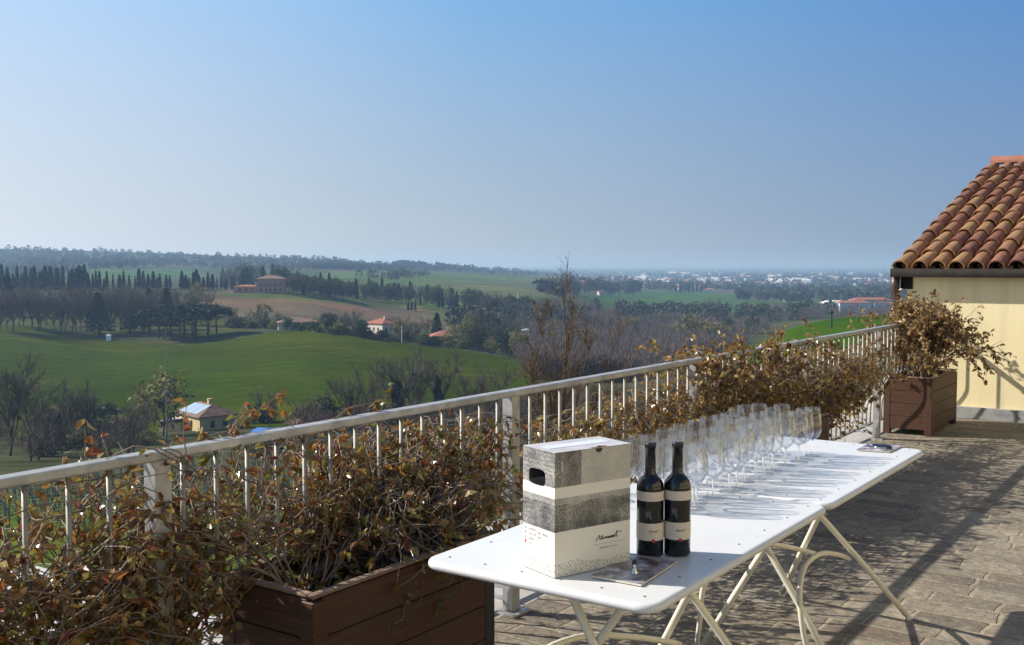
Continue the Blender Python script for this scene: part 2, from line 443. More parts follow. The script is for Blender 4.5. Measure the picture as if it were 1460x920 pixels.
wt.links.new(sky_haze(), bg.inputs[0]); bg.inputs[1].default_value = SKY_K
scene.view_settings.view_transform = 'Standard'; scene.view_settings.look = 'None'
scene.view_settings.exposure = EXPO; scene.view_settings.gamma = 1
scene.render.engine = 'CYCLES'
cy = scene.cycles
cy.max_bounces = 28; cy.transparent_max_bounces = 96; cy.volume_bounces = 1; cy.diffuse_bounces = 3; cy.glossy_bounces = 4
cy.transmission_bounces = 24; cy.caustics_reflective = False; cy.caustics_refractive = False
cy.use_denoising = True; cy.sample_clamp_indirect = 6

# ================================================================== TERRACE
T0, T1 = -14., 14.5
root = P(0,0,0)
mb = MB(); mb.box(T0, T1, -26, .02, -.35, 0)
o = mb.build('terrace_floor', M['paving']); o.location = root; o.rotation_euler.z = ANG; structure(o)
mb = MB(); mb.box(T0, T1, .022, 1.12, -.42, -.03)
o = mb.build('terrace_ledge', M['concrete']); o.location = root; o.rotation_euler.z = ANG; structure(o)
mb = MB(); mb.box(T0, T1, -.3, 1.04, -7, -.43)
o = mb.build('retaining_wall', M['wallstone']); o.location = root; o.rotation_euler.z = ANG
tag(o, 'rough stone retaining wall holding up the terrace ledge', 'wall')

# ================================================================== RAILING
RAILH = 1.0
rail = thing('railing', 'galvanised steel terrace railing with bellied bars and a flat handrail', 'railing', root, ANG)
RT0, RT1 = -1.65, SPC*5 + .04
mb = MB(); mb.box(RT0, RT1, -.028, .028, RAILH-.029, RAILH)
mb.build('handrail', M['galv'], rail, bevel=.006)
mb = MB(); mb.box(RT0, RT1, .20, .235, .045, .062)
mb.build('bottom_rail', M['galv_bar'], rail, bevel=.003, bseg=1)
# post: two flat bars with a cap plate and a foot plate
mb = MB()
mb.box(-.032, .026, -.012, -.004, .012, RAILH-.031)
mb.box(-.032, -.024, -.004, .040, .012, RAILH-.031)
mb.box(-.06, .06, -.05, .06, 0.001, .011)
post = mb.build('post', M['galv'], rail)
for i in range(0, 6):
    q = post if i == 0 else post.copy()
    if i: C.objects.link(q); q.parent = rail
    q.location = (SPC*i + (.05 if i == 0 else 0), 0, 0)
mb = MB(); mb.box(-.012, .012, .046, .20, .046, .06); mb.box(-.012, .012, .046, .20, .10, .108)
br = mb.build('bracket', M['galv'], rail)
for i in range(0, 6):
    q = br if i == 0 else br.copy()
    if i: C.objects.link(q); q.parent = rail
    q.location = (SPC*i, 0, 0)
BR = .0075
pts = [(0,0,RAILH-.033),(0,0,.60),(0,.004,.55),(0,.03,.49),(0,.08,.42),(0,.14,.36),(0,.19,.30),(0,.212,.24),(0,.217,.16),(0,.217,.063)]
mb = MB(); mb.tube(pts, .0078, 8)
bal = mb.build('baluster', M['galv_bar'], rail, smooth=True)
nb = 15; first = True
for i in range(-1, 5):
    for j in range(1, nb):
        t = SPC*(i + j/nb)
        if abs(t-.05) < .04: continue
        if t < RT0+.05: continue
        if first: q = bal; first = False
        else: q = bal.copy(); C.objects.link(q); q.parent = rail
        q.location = (t, 0, 0)

# ================================================================== PLANTERS
LITTER = []
def planter(label, t, n, L, W, H, group='wooden planters along the railing'):
    r = thing('wooden_planter', label, 'planter', P(t, n), ANG, group)
    th = .026; leg = .06; z0 = .05
    # boards: long sides (front/back), short sides
    nb = 4; bh = (H - z0 - .002)/nb
    for nm, (x0, x1, y0, y1) in (('front_boards', (leg*.6, L-leg*.6, 0, th)), ('back_boards', (leg*.6, L-leg*.6, W-th, W)),
                                 ('end_boards', (0, th, leg*.5, W-leg*.5)), ('end_boards', (L-th, L, leg*.5, W-leg*.5))):
        mb = MB()
        for k in range(nb):
            mb.box(x0, x1, y0, y1, z0+k*bh, z0+(k+1)*bh-.003)
        mb.build(nm, M['boards'], r, bevel=.003, bseg=1)
    for (x, y) in ((-.003, -.003), (L-leg+.003, -.003), (-.003, W-leg+.003), (L-leg+.003, W-leg+.003)):
        mb = MB(); mb.box(x, x+leg, y, y+leg, 0, H-.013)
        mb.build('corner_post', M['black_metal'] if x > 0 else M['boards'], r, bevel=.003, bseg=1)
    mb = MB()
    mb.box(-.004, L+.004, -.004, .027, H-.0, H+.012); mb.box(-.004, L+.004, W-.027, W+.004, H-.0, H+.012)
    mb.box(-.004, .027, .0275, W-.0275, H-.0, H+.0115); mb.box(L-.027, L+.004, .0275, W-.0275, H-.0, H+.0115)
    mb.build('rim', M['board_rim'], r, bevel=.003, bseg=1)
    rng = random.Random(5); mb = MB(); nx, ny = 20, 10; vs = []; fs = []
    for j in range(ny+1):
        for i in range(nx+1):
            vs.append((th+(L-2*th)*i/nx, th+(W-2*th)*j/ny, H-.07+rng.uniform(-.015,.015)))
    for j in range(ny):
        for i in range(nx):
            a = j*(nx+1)+i; fs.append((a, a+1, a+nx+2, a+nx+1))
    mb.add(vs, fs); mb.build('soil', M['soil'], r)
    LITTER.append((r, L, W, H))
    return r
Pc = at_z(447, 855, .55); tc, nc = tn(Pc)
print('near planter', tc, nc)
planter('long dark wooden planter in the left foreground, nearest the camera', tc, nc, .92, .41, .55)
Pm = at_z(1182, 591, .50); tm, nm_ = tn(Pm)
print('mid planter', tm, nm_)
planter('small brown wooden planter half hidden behind the last wine glasses', tm-.95, nm_, .95, .36, .50)
Pf = at_z(1329, 541, .52); tf, nf = tn(Pf)
print('far planter', tf, nf)
planter('square wooden planter beside the yellow wall at the far railing end', tf, nf, 1.0, .42, .52)

# ================================================================== CLIMBING PLANTS
def lerp_tab(tab, x):
    return float(np.interp(x, [a for a, b in tab], [b for a, b in tab]))
def leaf_geo(mb, p, d, up, L, W, fold, curl):
    d = d.normalized(); s = d.cross(up)
    if s.length < 1e-4: s = d.orthogonal()
    s.normalize(); nrm = s.cross(d)
    a = p; mid = p + d*L*.45 - nrm*fold*.35; tip = p + d*L - nrm*curl
    q1 = p + d*L*.2 + s*W*.38; q2 = p + d*L*.2 - s*W*.38
    l = p + d*L*.5 + s*W*.5 + nrm*fold; r_ = p + d*L*.5 - s*W*.5 + nrm*fold
    l2 = p + d*L*.8 + s*W*.27 + nrm*(fold*.4-curl*.5); r2 = p + d*L*.8 - s*W*.27 + nrm*(fold*.4-curl*.5)
    mb.add([a, q1, l, l2, tip, r2, r_, q2, mid], [(0,1,8),(1,2,8),(2,3,8),(3,4,8),(4,5,8),(5,6,8),(6,7,8),(7,0,8)])
def rv(rng, z=1.):
    return Vector((rng.gauss(0,1), rng.gauss(0,1), rng.gauss(0,1)*z)).normalized()
def climber(label, roots, t0, t1, ztop, zbot, nstem, ntwig, nleaf, leafmat, seed, group, L=(.042,.068), n_lo=-.18, n_hi=.16, weight=None, upshoots=0, paths=()):
    rng = random.Random(seed)
    base = Vector(roots[0]); r = thing('climbing_shrub', label, 'climbing plant', P(base.x, base.y, base.z), ANG, group)
    st = MB(); lf = MB(); tw = []
    ts = np.linspace(t0, t1, 60)
    wts = [1.0 if weight is None else max(.001, lerp_tab(weight, t)) for t in ts]
    for i in range(nstem):
        ro = Vector(rng.choice(roots)) + Vector((rng.uniform(-.06,.06), rng.uniform(-.04,.04), -.05))
        tt = rng.choices(list(ts), wts)[0] + rng.uniform(-.06,.06)
        zt, zb = lerp_tab(ztop, tt), lerp_tab(zbot, tt)
        tgt = Vector((tt, rng.uniform(n_lo, n_hi), zb + (zt-zb)*rng.betavariate(2,1.3)))
        n = 9 + int((tgt-ro).length*9)
        lift = rng.uniform(.0,.18)
        pts = []; off = Vector((0,0,0))
        for k in range(n+1):
            f = k/n
            off += rv(rng)*.02
            p = ro.lerp(tgt, f) + Vector((0, 0, lift*math.sin(PI*f)*(1-.4*f))) + off*min(1, 3*f)
            p.z = min(p.z, lerp_tab(ztop, p.x) + .03); p.z = max(p.z, .04)
            pts.append(p)
        r0 = rng.uniform(.0026,.0052)
        st.tube([q-base for q in pts], [r0*(1-.65*k/n)+.001 for k in range(n+1)], 5, cap=False)
        for k in range(max(2, n//5), n+1):
            tw.append((pts[k], (pts[k]-pts[k-1]).normalized()))
    leafpts = []
    for i in range(ntwig):
        p, d = rng.choice(tw)
        d = (d*.7 + rv(rng)*.9 + Vector((0,0,.12))).normalized()
        ln = rng.uniform(.12,.42); n = 5; pts = [p]; q = p.copy()
        for k in range(n):
            d = (d + rv(rng)*.32 + Vector((0,0,-.05))).normalized()
            q = q + d*ln/n
            zt = lerp_tab(ztop, q.x)
            if q.z > zt + .05: d.z = -abs(d.z); q.z = zt + .04
            q.y = min(max(q.y, n_lo-.09), n_hi+.12); q.z = max(q.z, lerp_tab(zbot, q.x)-.15, .03)
            pts.append(q.copy())
        st.tube([x-base for x in pts], [.0024*(1-.6*k/n)+.0004 for k in range(n+1)], 4, cap=False)
        for k in range(1, n+1): leafpts.append((pts[k], d))
    for i in range(upshoots):
        p, d = rng.choice(tw)
        p = Vector((p.x, p.y, lerp_tab(ztop, p.x)*.93)); d = Vector((rng.uniform(-.7,.7), rng.uniform(-.3,.3), 1)).normalized()
        pts = [p]; q = p.copy(); ln = rng.uniform(.12,.32)
        for k in range(5):
            d = (d + rv(rng)*.2).normalized(); q = q + d*ln/5; pts.append(q.copy())
        st.tube([x-base for x in pts], [.0022*(1-.6*k/5)+.0004 for k in range(6)], 4, cap=False)
        for k in range(2, 6):
            for _ in range(rng.choice((1,2))): 
                dd = (rv(rng) + Vector((0,0,-.3))).normalized()
                leaf_geo(lf, pts[k]-base, dd, rv(rng), rng.uniform(*L), rng.uniform(.018,.032), rng.uniform(.003,.012), rng.uniform(-.006,.014))
    for i in range(nleaf):
        p, d = rng.choice(leafpts)
        p = p + rv(rng)*.012
        dd = (d*.35 + rv(rng)*.8 + Vector((0,0,-.45))).normalized()
        Ln = rng.uniform(*L)
        leaf_geo(lf, p-base, dd, rv(rng, .6) + Vector((0,0,.8)), Ln, Ln*rng.uniform(.40,.60), rng.uniform(.002,.012), rng.uniform(-.008,.018))
    for path in paths:          # shoots that rise above the handrail
        pts = []
        for (px, py) in path:
            rr_ = Vector(ray(px, py)); org = Vector((0, 0, CAMZ)); sct = (.03 + O.dot(NV))/rr_.dot(NV); w_ = org + rr_*sct
            t_, n_ = tn(w_); pts.append(Vector((t_, n_ + rng.uniform(-.03,.03), w_.z)))
        st.tube([x-base for x in pts], [.0032*(1-.6*k/len(pts)) for k in range(len(pts))], 5, cap=False)
        for k in range(len(pts)):
            for _ in range(2 + 3*(k == len(pts)-1)):
                q = pts[k] + rv(rng)*.012
                leaf_geo(lf, q-base, (rv(rng)*.8 + Vector((0,0,-.7))).normalized(), rv(rng), rng.uniform(*L), rng.uniform(.018,.028), .008, .01)
    s = st.build('stems', M['stem'], r, smooth=True)
    l = lf.build('foliage', leafmat, r)
    return r
rngl = random.Random(91)
for r_, L_, W_l, H_l in LITTER:
    mb = MB()
    for i in range(170):
        Ln = rngl.uniform(.03,.05)
        leaf_geo(mb, Vector((rngl.uniform(.06,L_-.1), rngl.uniform(.05,W_l-.06), H_l-.055+rngl.uniform(0,.018))), Vector((rngl.gauss(0,1),rngl.gauss(0,1),.1)), rv(rngl,.4)+Vector((0,0,1.2)), Ln, Ln*.5, .006, .008)
    mb.build('leaf_litter', M['vine_leaf'], r_)
GV = 'climbers trained along the railing'
zn = .47
climber('reddish brown climber filling the railing at the left edge', [(-1.0,-.1,.3),(-.75,-.1,.3)], -1.7, .42,
        [(-2,.80),(-1,.84),(-.4,.88),(0,.97),(.3,.97)], [(-2,.06),(.3,.10)], 52, 900, 4900, M['vine_leaf'], 3, GV, L=(.030,.052), n_lo=-.08, n_hi=.24, upshoots=2)
climber('reddish brown climber growing from the long foreground planter', [(tc+.2,nc+.24,zn),(tc+.5,nc+.22,zn),(tc+.75,nc+.24,zn)], .02, 2.3,
        [(-.3,.97),(0,1.0),(.3,1.0),(.55,.90),(.8,.86),(1.2,.86),(1.8,.86),(2.1,.78),(2.6,.7)], [(-.2,.50),(.9,.58),(1.05,.50),(1.9,.42),(2.3,.3)], 80, 900, 3700, M['vine_leaf'], 8, GV, L=(.030,.050), n_lo=-.02, n_hi=.24, paths=[[(255,650),(300,622),(335,612),(360,596),(386,578),(404,562)],[(330,618),(345,600),(352,585)],[(470,600),(500,582),(535,572)]],
        weight=[(-.2,1.2),(.2,1.2),(.9,1.1),(1.7,1.2),(2.0,.7),(2.3,.3)], upshoots=4)
climber('sparse brown climber low on the railing behind the bottles', [(tm-.8,nm_+.2,.42)], 1.8, 3.9,
        [(1.7,.78),(2.3,.74),(2.8,.76),(3.1,.82),(3.5,.94),(3.8,.98),(4,.98)], [(1.7,.36),(4,.32)], 46, 560, 3000, M['vine_leaf_gold'], 12, GV, L=(.034,.054), n_lo=-.1,
        weight=[(1.8,.8),(3,.8),(3.9,1.4)], upshoots=3, paths=[[(985,510),(950,506),(925,496),(908,492)],[(960,508),(940,494),(930,486)]])
climber('golden brown climber thick over the railing above the wine glasses', [(tm-.6,nm_+.18,.42),(tm-.3,nm_+.2,.42)], 3.6, 5.7,
        [(3.6,.94),(4,.97),(5,.98),(5.8,.96)], [(3.6,.3),(5.8,.3)], 90, 700, 4600, M['vine_leaf_gold'], 21, GV, L=(.034,.056), n_lo=-.12, upshoots=22)
climber('rusty brown climber on the last bay of railing before the square planter', [(tm-.1,nm_+.2,.42)], 5.3, 7.6,
        [(5.3,.96),(6,.94),(6.6,.80),(7.2,.82),(7.6,.94)], [(5.4,.36),(7.6,.40)], 80, 560, 3700, M['vine_leaf_gold'], 33, GV, L=(.033,.054), n_lo=-.12, upshoots=5)
climber('low tangle of twigs and leaves over the far end of the long foreground planter', [(tc+.6,nc+.2,.5),(tc+.75,nc+.22,.5)], tc+.42, tc+1.05,
        [(-1,.70),(3,.70)], [(-1,.54),(3,.54)], 34, 330, 1300, M['vine_leaf'], 61, GV, L=(.030,.050), n_lo=nc+.06, n_hi=.02)
climber('red brown climber hanging over the left end of the long foreground planter', [(tc-.2,nc+.44,.3),(tc-.3,nc+.44,.3)], tc-.65, tc+.02,
        [(-2,.80),(3,.80)], [(-2,.12),(3,.12)], 26, 360, 1500, M['vine_leaf'], 62, GV, L=(.030,.050), n_lo=nc+.40, n_hi=.16)
def bush(label, t, n, z, rad, h, nst, ntw, nlf, mat, seed):
    rng = random.Random(seed)
    r = thing('planter_shrub', label, 'shrub', P(t, n, z), ANG)
    st = MB(); lf = MB(); lp = []
    for i in range(nst):
        a = rng.uniform(0, 2*PI); e = rng.uniform(.15, 1.0)
        tgt = Vector((math.cos(a)*rad[0]*e, math.sin(a)*rad[1]*e, h*(1-.55*e*e)*rng.uniform(.65,1.05)))
        ro = Vector((rng.uniform(-.2,.2), rng.uniform(-.08,.08), -.06)); n_ = 9; pts = []; off = Vector()
        for k in range(n_+1):
            f = k/n_; off += rv(rng)*.018
            pts.append(ro.lerp(tgt, f) + Vector((0,0,.22*h*math.sin(PI*f))) + off*min(1,3*f))
        st.tube(pts, [.006*(1-.7*k/n_)+.001 for k in range(n_+1)], 5, cap=False)
        for k in range(3, n_+1): lp.append((pts[k], (pts[k]-pts[k-1]).normalized()))
    l2 = []
    for i in range(ntw):
        p, d = rng.choice(lp); d = (d + rv(rng)).normalized(); q = p.copy(); pts = [p]; ln = rng.uniform(.08,.26)
        for k in range(4):
            d = (d + rv(rng)*.3).normalized(); q = q + d*ln/4; pts.append(q.copy()); l2.append((q.copy(), d))
        st.tube(pts, [.0022*(1-.6*k/4)+.0004 for k in range(5)], 4, cap=False)
    for i in range(nlf):
        p, d = rng.choice(l2); Ln = rng.uniform(.038,.06)
        dd = (d*.3 + rv(rng)*.8 + Vector((0,0,-.4))).normalized()
        leaf_geo(lf, p + rv(rng)*.012, dd, rv(rng,.6)+Vector((0,0,.8)), Ln, Ln*rng.uniform(.4,.6), rng.uniform(.002,.012), rng.uniform(-.006,.016))
    st.build('stems', M['stem'], r, smooth=True); lf.build('foliage', mat, r)
bush('dry golden brown shrub spilling from the square planter by the wall', tf+.45, nf+.21, .46, (.74,.62), .72, 70, 760, 5200, M['shrub_leaf'], 77)

# ================================================================== TABLES
TZ = .76
TC = at_z(932, 866, TZ); tt0, tn0 = tn(TC)      # near right corner
TFc = at_z(1313, 640, TZ); tt1, tn1 = tn(TFc)
print('table', tt0, tn0, tt1, tn1)
TLEN = tt1 - tt0; HALF = TLEN/2; TW = .70
def smooth_path(c, m):
    out = []
    for i in range(len(c)-1):
        p0 = c[max(i-1,0)]; p1 = c[i]; p2 = c[i+1]; p3 = c[min(i+2,len(c)-1)]
        for k in range(m):
            u = k/m; out.append(.5*((2*p1) + (p2-p0)*u + (2*p0-5*p1+4*p2-p3)*u*u + (3*p1-p0-3*p2+p3)*u**3))
    return out + [c[-1]]
def table(label, t, n, L, far_splay, near_splay):
    r = thing('folding_table', label, 'table', P(t, n), ANG, 'white metal folding tables')
    W = TW
    # top: rounded rectangle with a rolled edge
    rad = .055; out = []
    for cx, cy, a0 in ((rad,rad,PI),(L-rad,rad,1.5*PI),(L-rad,W-rad,0),(rad,W-rad,.5*PI)):
        for k in range(9):
            a = a0 + (PI/2)*k/8; out.append((cx+rad*math.cos(a), cy+rad*math.sin(a)))
    def ring(inset, z):
        res = []
        c = (L/2, W/2)
        for x, y in out:
            # inset along the rounded outline
            sx = min(max(x, rad), L-rad); sy = min(max(y, rad), W-rad)
            d = math.hypot(x-sx, y-sy); f = (d-inset)/d
            res.append((sx+(x-sx)*f, sy+(y-sy)*f, z))
        return res
    rings = []
    for k in range(9):
        a = PI/2 - PI*k/8*1.0
        rings.append(ring(.013*(1-math.cos(a)), TZ-.014+.013*math.sin(a)))
    N = len(out); vs = [v for rg in rings for v in rg]; fs = []
    for i in range(len(rings)-1):
        for j in range(N):
            k = (j+1) % N
            fs.append((i*N+j, i*N+k, (i+1)*N+k, (i+1)*N+j)[::-1])
    fs.append(tuple(range(N))); 
    b = len(vs); vs += ring(.030, TZ-.026) + ring(.030, TZ-.006)
    for j in range(N):
        k = (j+1) % N
        fs.append(((len(rings)-1)*N+j, (len(rings)-1)*N+k, b+k, b+j)[::-1]); fs.append((b+j, b+k, b+N+k, b+N+j)[::-1])
    fs.append(tuple(range(b+N, b+2*N))[::-1])
    mb = MB(); mb.add(vs, fs)
    top = mb.build('tabletop', M['white_paint'], r)
    me = top.data
    for p in me.polygons: p.use_smooth = len(p.vertices) == 4
    mb = MB()
    for i in range(7):
        for x, y in ((.06+(L-.12)*i/6, .055), (.06+(L-.12)*i/6, W-.055)):
            mb.lathe([(0,.0022),(.0028,.0022),(.0034,.0008)], 10, x, y, TZ-.0012)
    for i in range(1, 5):
        for x in (.06, L-.06): mb.lathe([(0,.0022),(.0028,.0022),(.0034,.0008)], 10, x, .055+(W-.11)*i/5, TZ-.0012)
    mb.build('drain_holes', M['hole'], top)
    # crossed legs
    c = W/2; rr = .0125
    for xi, sp in ((.34, near_splay), (L-.32, far_splay)):
        up = xi - sp*.5
        for s in (-1, 1):
            a = Vector((up, c - s*.16, TZ-.03)); m_ = Vector((xi, c, .50)); f = Vector((xi+sp, c + s*.285, .013))
            pts = [a, a.lerp(m_, .5)+Vector((0,0,0)), m_+Vector((s*.013,0,0)), m_.lerp(f,.5), f]
            mb = MB(); mb.tube(pts, rr, 12); mb.lathe([(0,-.013),(.016,-.013),(.016,.006),(.0126,.01)], 12, f.x, f.y, f.z)
            mb.build('leg', M['cream_paint'], r, smooth=True)
        mb = MB(); mb.tube([(up, c-.24, TZ-.036), (up, c+.24, TZ-.036)], .011, 10); mb.build('cross_bar', M['cream_paint'], r, smooth=True)
    # rainbow stretchers joining the near and far feet on either side
    for s in (-1, 1):
        xj = (L-.32) + far_splay*.5
        ctl = [(.33,.075,.013),(.235,.12,.11),(.20,.145,.2),(.185,.16,.31),(.205,.172,.40),(.316,.19,.452),(.54,.21,.437),(.84,.24,.355),(1.08,.275,.275)]
        ctl = [Vector((q[0] if q[0] < .34 else .33+(q[0]-.33)*(xj-.33)/(1.08-.33), c+s*(.35-q[1]), q[2])) for q in ctl]
        pts = smooth_path(ctl, 4)
        mb = MB(); mb.tube(pts, .010, 10); mb.build('arched_stretcher', M['cream_paint'], r, smooth=True)
    return r
table('near white folding table carrying the wine carton and bottles', tt0, tn0, HALF-.003, .17, -.02)
table('far white folding table carrying wine glasses and a lone brochure', tt0+HALF+.003, tn0, HALF-.003, .34, .03)

# ================================================================== CARTON
f0 = at_z(790.7, 825.3, TZ); f1 = at_z(897.9, 802.6, TZ)
cd = f1 - f0; CA = math.atan2(cd.y, cd.x); CWd = cd.length; CDp = .138; CH_ = .316
print('carton', CWd, math.degrees(CA))
carton = thing('wine_carton', 'printed cardboard wine carton with a hand hole and grey engraving', 'carton', f0 + Vector((0,0,.0012)), CA)
W_, D_, H_ = CWd, CDp, CH_
mb = MB()
mb.quad((0,0,0),(W_,0,0),(W_,0,H_),(0,0,H_))            # front
mb.quad((W_,0,0),(W_,D_,0),(W_,D_,H_),(W_,0,H_))
mb.quad((W_,D_,0),(0,D_,0),(0,D_,H_),(W_,D_,H_))
mb.quad((0,D_,0),(W_,D_,0),(W_,0,0),(0,0,0))
mb.quad((0,0,H_),(W_,0,H_),(W_,D_,H_),(0,D_,H_))
# left face with a real hand hole
hc = (D_*.55, H_*.775); hw, hh, hr = .036, .0215, .017; NH = 48
inner = []; outer = []
for k in range(NH):
    a = 2*PI*k/NH; ca, sa = math.cos(a), math.sin(a)
    pw = 4
    rr_ = (abs(ca/hw)**pw + abs(sa/hh)**pw)**(-1/pw)
    inner.append((hc[0]+rr_*ca, hc[1]+rr_*sa))
    tx = ((D_-hc[0]) if ca > 0 else hc[0])/max(1e-9, abs(ca)); ty = ((H_-hc[1]) if sa > 0 else hc[1])/max(1e-9, abs(sa))
    q = min(tx, ty); outer.append([hc[0]+q*ca, hc[1]+q*sa])
for cx, cy in ((0,0),(D_,0),(0,H_),(D_,H_)):
    j = min(range(NH), key=lambda k: (outer[k][0]-cx)**2+(outer[k][1]-cy)**2); outer[j] = [cx, cy]
vs = [(0,y,z) for y, z in outer] + [(0,y,z) for y, z in inner] + [(.004,y,z) for y, z in inner]
fs = []
for j in range(NH):
    k = (j+1) % NH
    fs.append((j, NH+j, NH+k, k)); fs.append((NH+j, 2*NH+j, 2*NH+k, NH+k))
mb.add(vs, fs)
body = mb.build('carton_body', M['carton'], carton)
mb = MB(); mb.box(-.001, W_+.0015, -.0015, D_*.98, H_+.0006, H_+.0024)
lid = mb.build('lid', M['carton'], carton)
mb = MB(); mb.box(.02, W_*.88, D_*.36, D_*.66, H_+.0027, H_+.0033)
mb.build('tape', M['tape'], carton)
mb = MB(); mb.lathe([(0,0),(.011,0)], 20); 
tab = mb.build('tuck_tab', M['ink'], carton); tab.rotation_euler = (PI/2,0,0); tab.scale = (1,.8,1); tab.location = (W_*.57,-.0008,H_-.002)
mb = MB(); mb.box(W_*.47, W_*.68, .0, .004, H_+.0026, H_+.0034); mb.box(W_*.60, W_*.68, .004, .012, H_+.0026, H_+.0034)
mb.build('torn_edge', M['redbrown'], carton)
mb = MB(); mb.tube([(W_*.085,-.001,H_-.022),(W_*.09,-.001,H_-.05)], .0022, 6); mb.build('staple_mark', M['label'], carton)

# handwritten signature as pen strokes
SIG = [[(0,0),(.09,.42),(.16,.62),(.165,.2),(.19,.12),(.26,.5),(.29,.55),(.27,.15),(.30,.1),(.34,.3),(.36,.12),(.41,.34),(.43,.12)],
       [(.43,.14),(.47,.34),(.49,.12),(.53,.35),(.55,.12),(.585,.33),(.60,.12)],
       [(.60,.13),(.63,.33),(.67,.28),(.66,.12),(.615,.13),(.68,.22),(.70,.38),(.71,.14)],
       [(.72,.2),(.76,.36),(.80,.30),(.78,.12),(.74,.16),(.82,.34),(.83,.12)],
       [(.83,.13),(.89,.5),(.97,.86),(.93,.4),(.92,.12),(.97,.2)],
       [(1.03,.60),(1.07,.68),(1.12,.62),(1.15,.68)]]
def signature(parent, mat, x0, z0, w, h, rad, surf, name='signature'):
    mb = MB()
    for s in SIG:
        pts = []
        for i in range(len(s)-1):
            p0 = s[max(i-1,0)]; p1 = s[i]; p2 = s[i+1]; p3 = s[min(i+2,len(s)-1)]
            for k in range(5):
                u = k/5
                pts.append(tuple(.5*((2*p1[c]) + (-p0[c]+p2[c])*u + (2*p0[c]-5*p1[c]+4*p2[c]-p3[c])*u*u + (-p0[c]+3*p1[c]-3*p2[c]+p3[c])*u**3) for c in (0,1)))
        pts.append(s[-1])
        mb.tube([surf(x0+a*w, z0+b*h) for a, b in pts], rad, 5)
    return mb.build(name, mat, parent)
flat = lambda x, z: Vector((x, -.0004, z))
signature(carton, M['ink'], W_*.535, H_*.235, W_*.30, .022, .0010, flat)
mb = MB(); mb.box(W_*.51, W_*.93, -.0006, -.0001, H_*.205, H_*.2068); mb.build('signature_rule', M['greyink'], carton)
# small print too fine to read: rows of tiny pen-like strokes, grouped like words
def fine_print(name, parent, mat, lines, surf, size):
    rg = random.Random(6); mb = MB()
    for (x, z, words) in lines:
        for wlen in words:
            for _ in range(wlen):
                h = size*rg.choice((.62,.7,.7,1.0)); w = size*.13
                for dx in ((0, size*.36) if rg.random() < .6 else (size*.18,)):
                    mb.quad(surf(x+dx, z), surf(x+dx+w, z), surf(x+dx+w, z+h), surf(x+dx, z+h))
                zz = z+rg.choice((0, h*.5, h-size*.12)); mb.quad(surf(x, zz), surf(x+size*.42, zz), surf(x+size*.42, zz+size*.12), surf(x, zz+size*.12))
                x += size*.62
            x += size*.55
    return mb.build(name, mat, parent)
fine_print('subtitle', carton, M['greyink'], [(W_*.585, H_*.165, (9,1,3))], lambda x, z: Vector((x, -.0006, z)), .0066)
fine_print('side_print', carton, M['greyink'], [(D_*(1-.80), H_*z_, w_) for z_, w_ in ((.325,(9,)),(.285,(8,)),(.245,(6,)),(.205,(3,)))] + [(D_*(1-.37), H_*.31, (6,))], lambda x, z: Vector((-.0006, D_-x, z)), .0062)
mb = MB()
for z_ in (.325,.285,.245): mb.box(-.0006, -.0001, D_*.90, D_*.93, H_*z_, H_*z_+.005)
for z_ in (.31,.275): mb.box(-.0006, -.0001, D_*.46, D_*.50, H_*z_, H_*z_+.005)
mb.build('side_print', M['greyink'], carton)
mb = MB(); mb.box(-.0006, -.0001, D_*.895, D_*.94, H_*.205, H_*.205+.008); mb.build('red_tick', M['red'], carton)

# ================================================================== BOTTLES
def bottle(label, px, py):
    p = at_z(px, py, TZ)
    r = thing('wine_bottle', label, 'wine bottle', p + Vector((0,0,.001)), 0, 'wine bottles on the near table')
    R = .0365
    prof = [(0,.004),(.028,.0),(.034,.0015),(R,.006),(R,.185),(R*.985,.193),(R*.90,.203),(R*.72,.212),(R*.52,.2195),(R*.42,.227),(.0148,.236),(.0142,.245),(.0138,.285)]
    mb = MB(); mb.lathe(prof, 40); mb.build('glass_body', M['bottle_glass'], r, smooth=True)
    mb = MB(); mb.lathe([(.0149,.236),(.0146,.246),(.0142,.292),(.0158,.2925),(.0158,.305),(.0150,.307),(0,.3075)], 28); mb.build('capsule', M['capsule'], r, smooth=True)
    mb = MB(); mb.lathe([(R+.0004,.154),(R+.0004,.179)], 48); mb.build('neck_label', M['label'], r, smooth=True)
    lo = MB(); lo.lathe([(R+.0004,.047),(R+.0004,.094)], 48); lo.build('label', M['label'], r, smooth=True)
    base = math.atan2(-p.y, -p.x)            # turned toward the terrace
    def surf(a, z, rad=R+.0007):
        th = base + a/R
        return Vector((rad*math.cos(th), rad*math.sin(th), z))
    signature(r, M['redbrown'], -.004, .070, .026, .009, .0005, surf)
    q = surf(.009, .0475, R+.0012)
    mb = MB(); th = base + .009/R
    u = Vector((-math.sin(th), math.cos(th), 0)); nn = Vector((math.cos(th), math.sin(th), 0)); zz = Vector((0,0,1))
    vs = [q + nn*.0006]; 
    for k in range(8): vs.append(q + u*math.cos(k*PI/4)*.0052 + zz*math.sin(k*PI/4)*.0052)
    mb.add(vs, [(0, k, k % 8 + 1) for k in range(1, 9)]); mb.build('red_seal', M['red'], r)
bottle('left dark wine bottle standing next to the carton', 926.5, 791.5)
bottle('right dark wine bottle nearer to the rows of glasses', 965, 790)

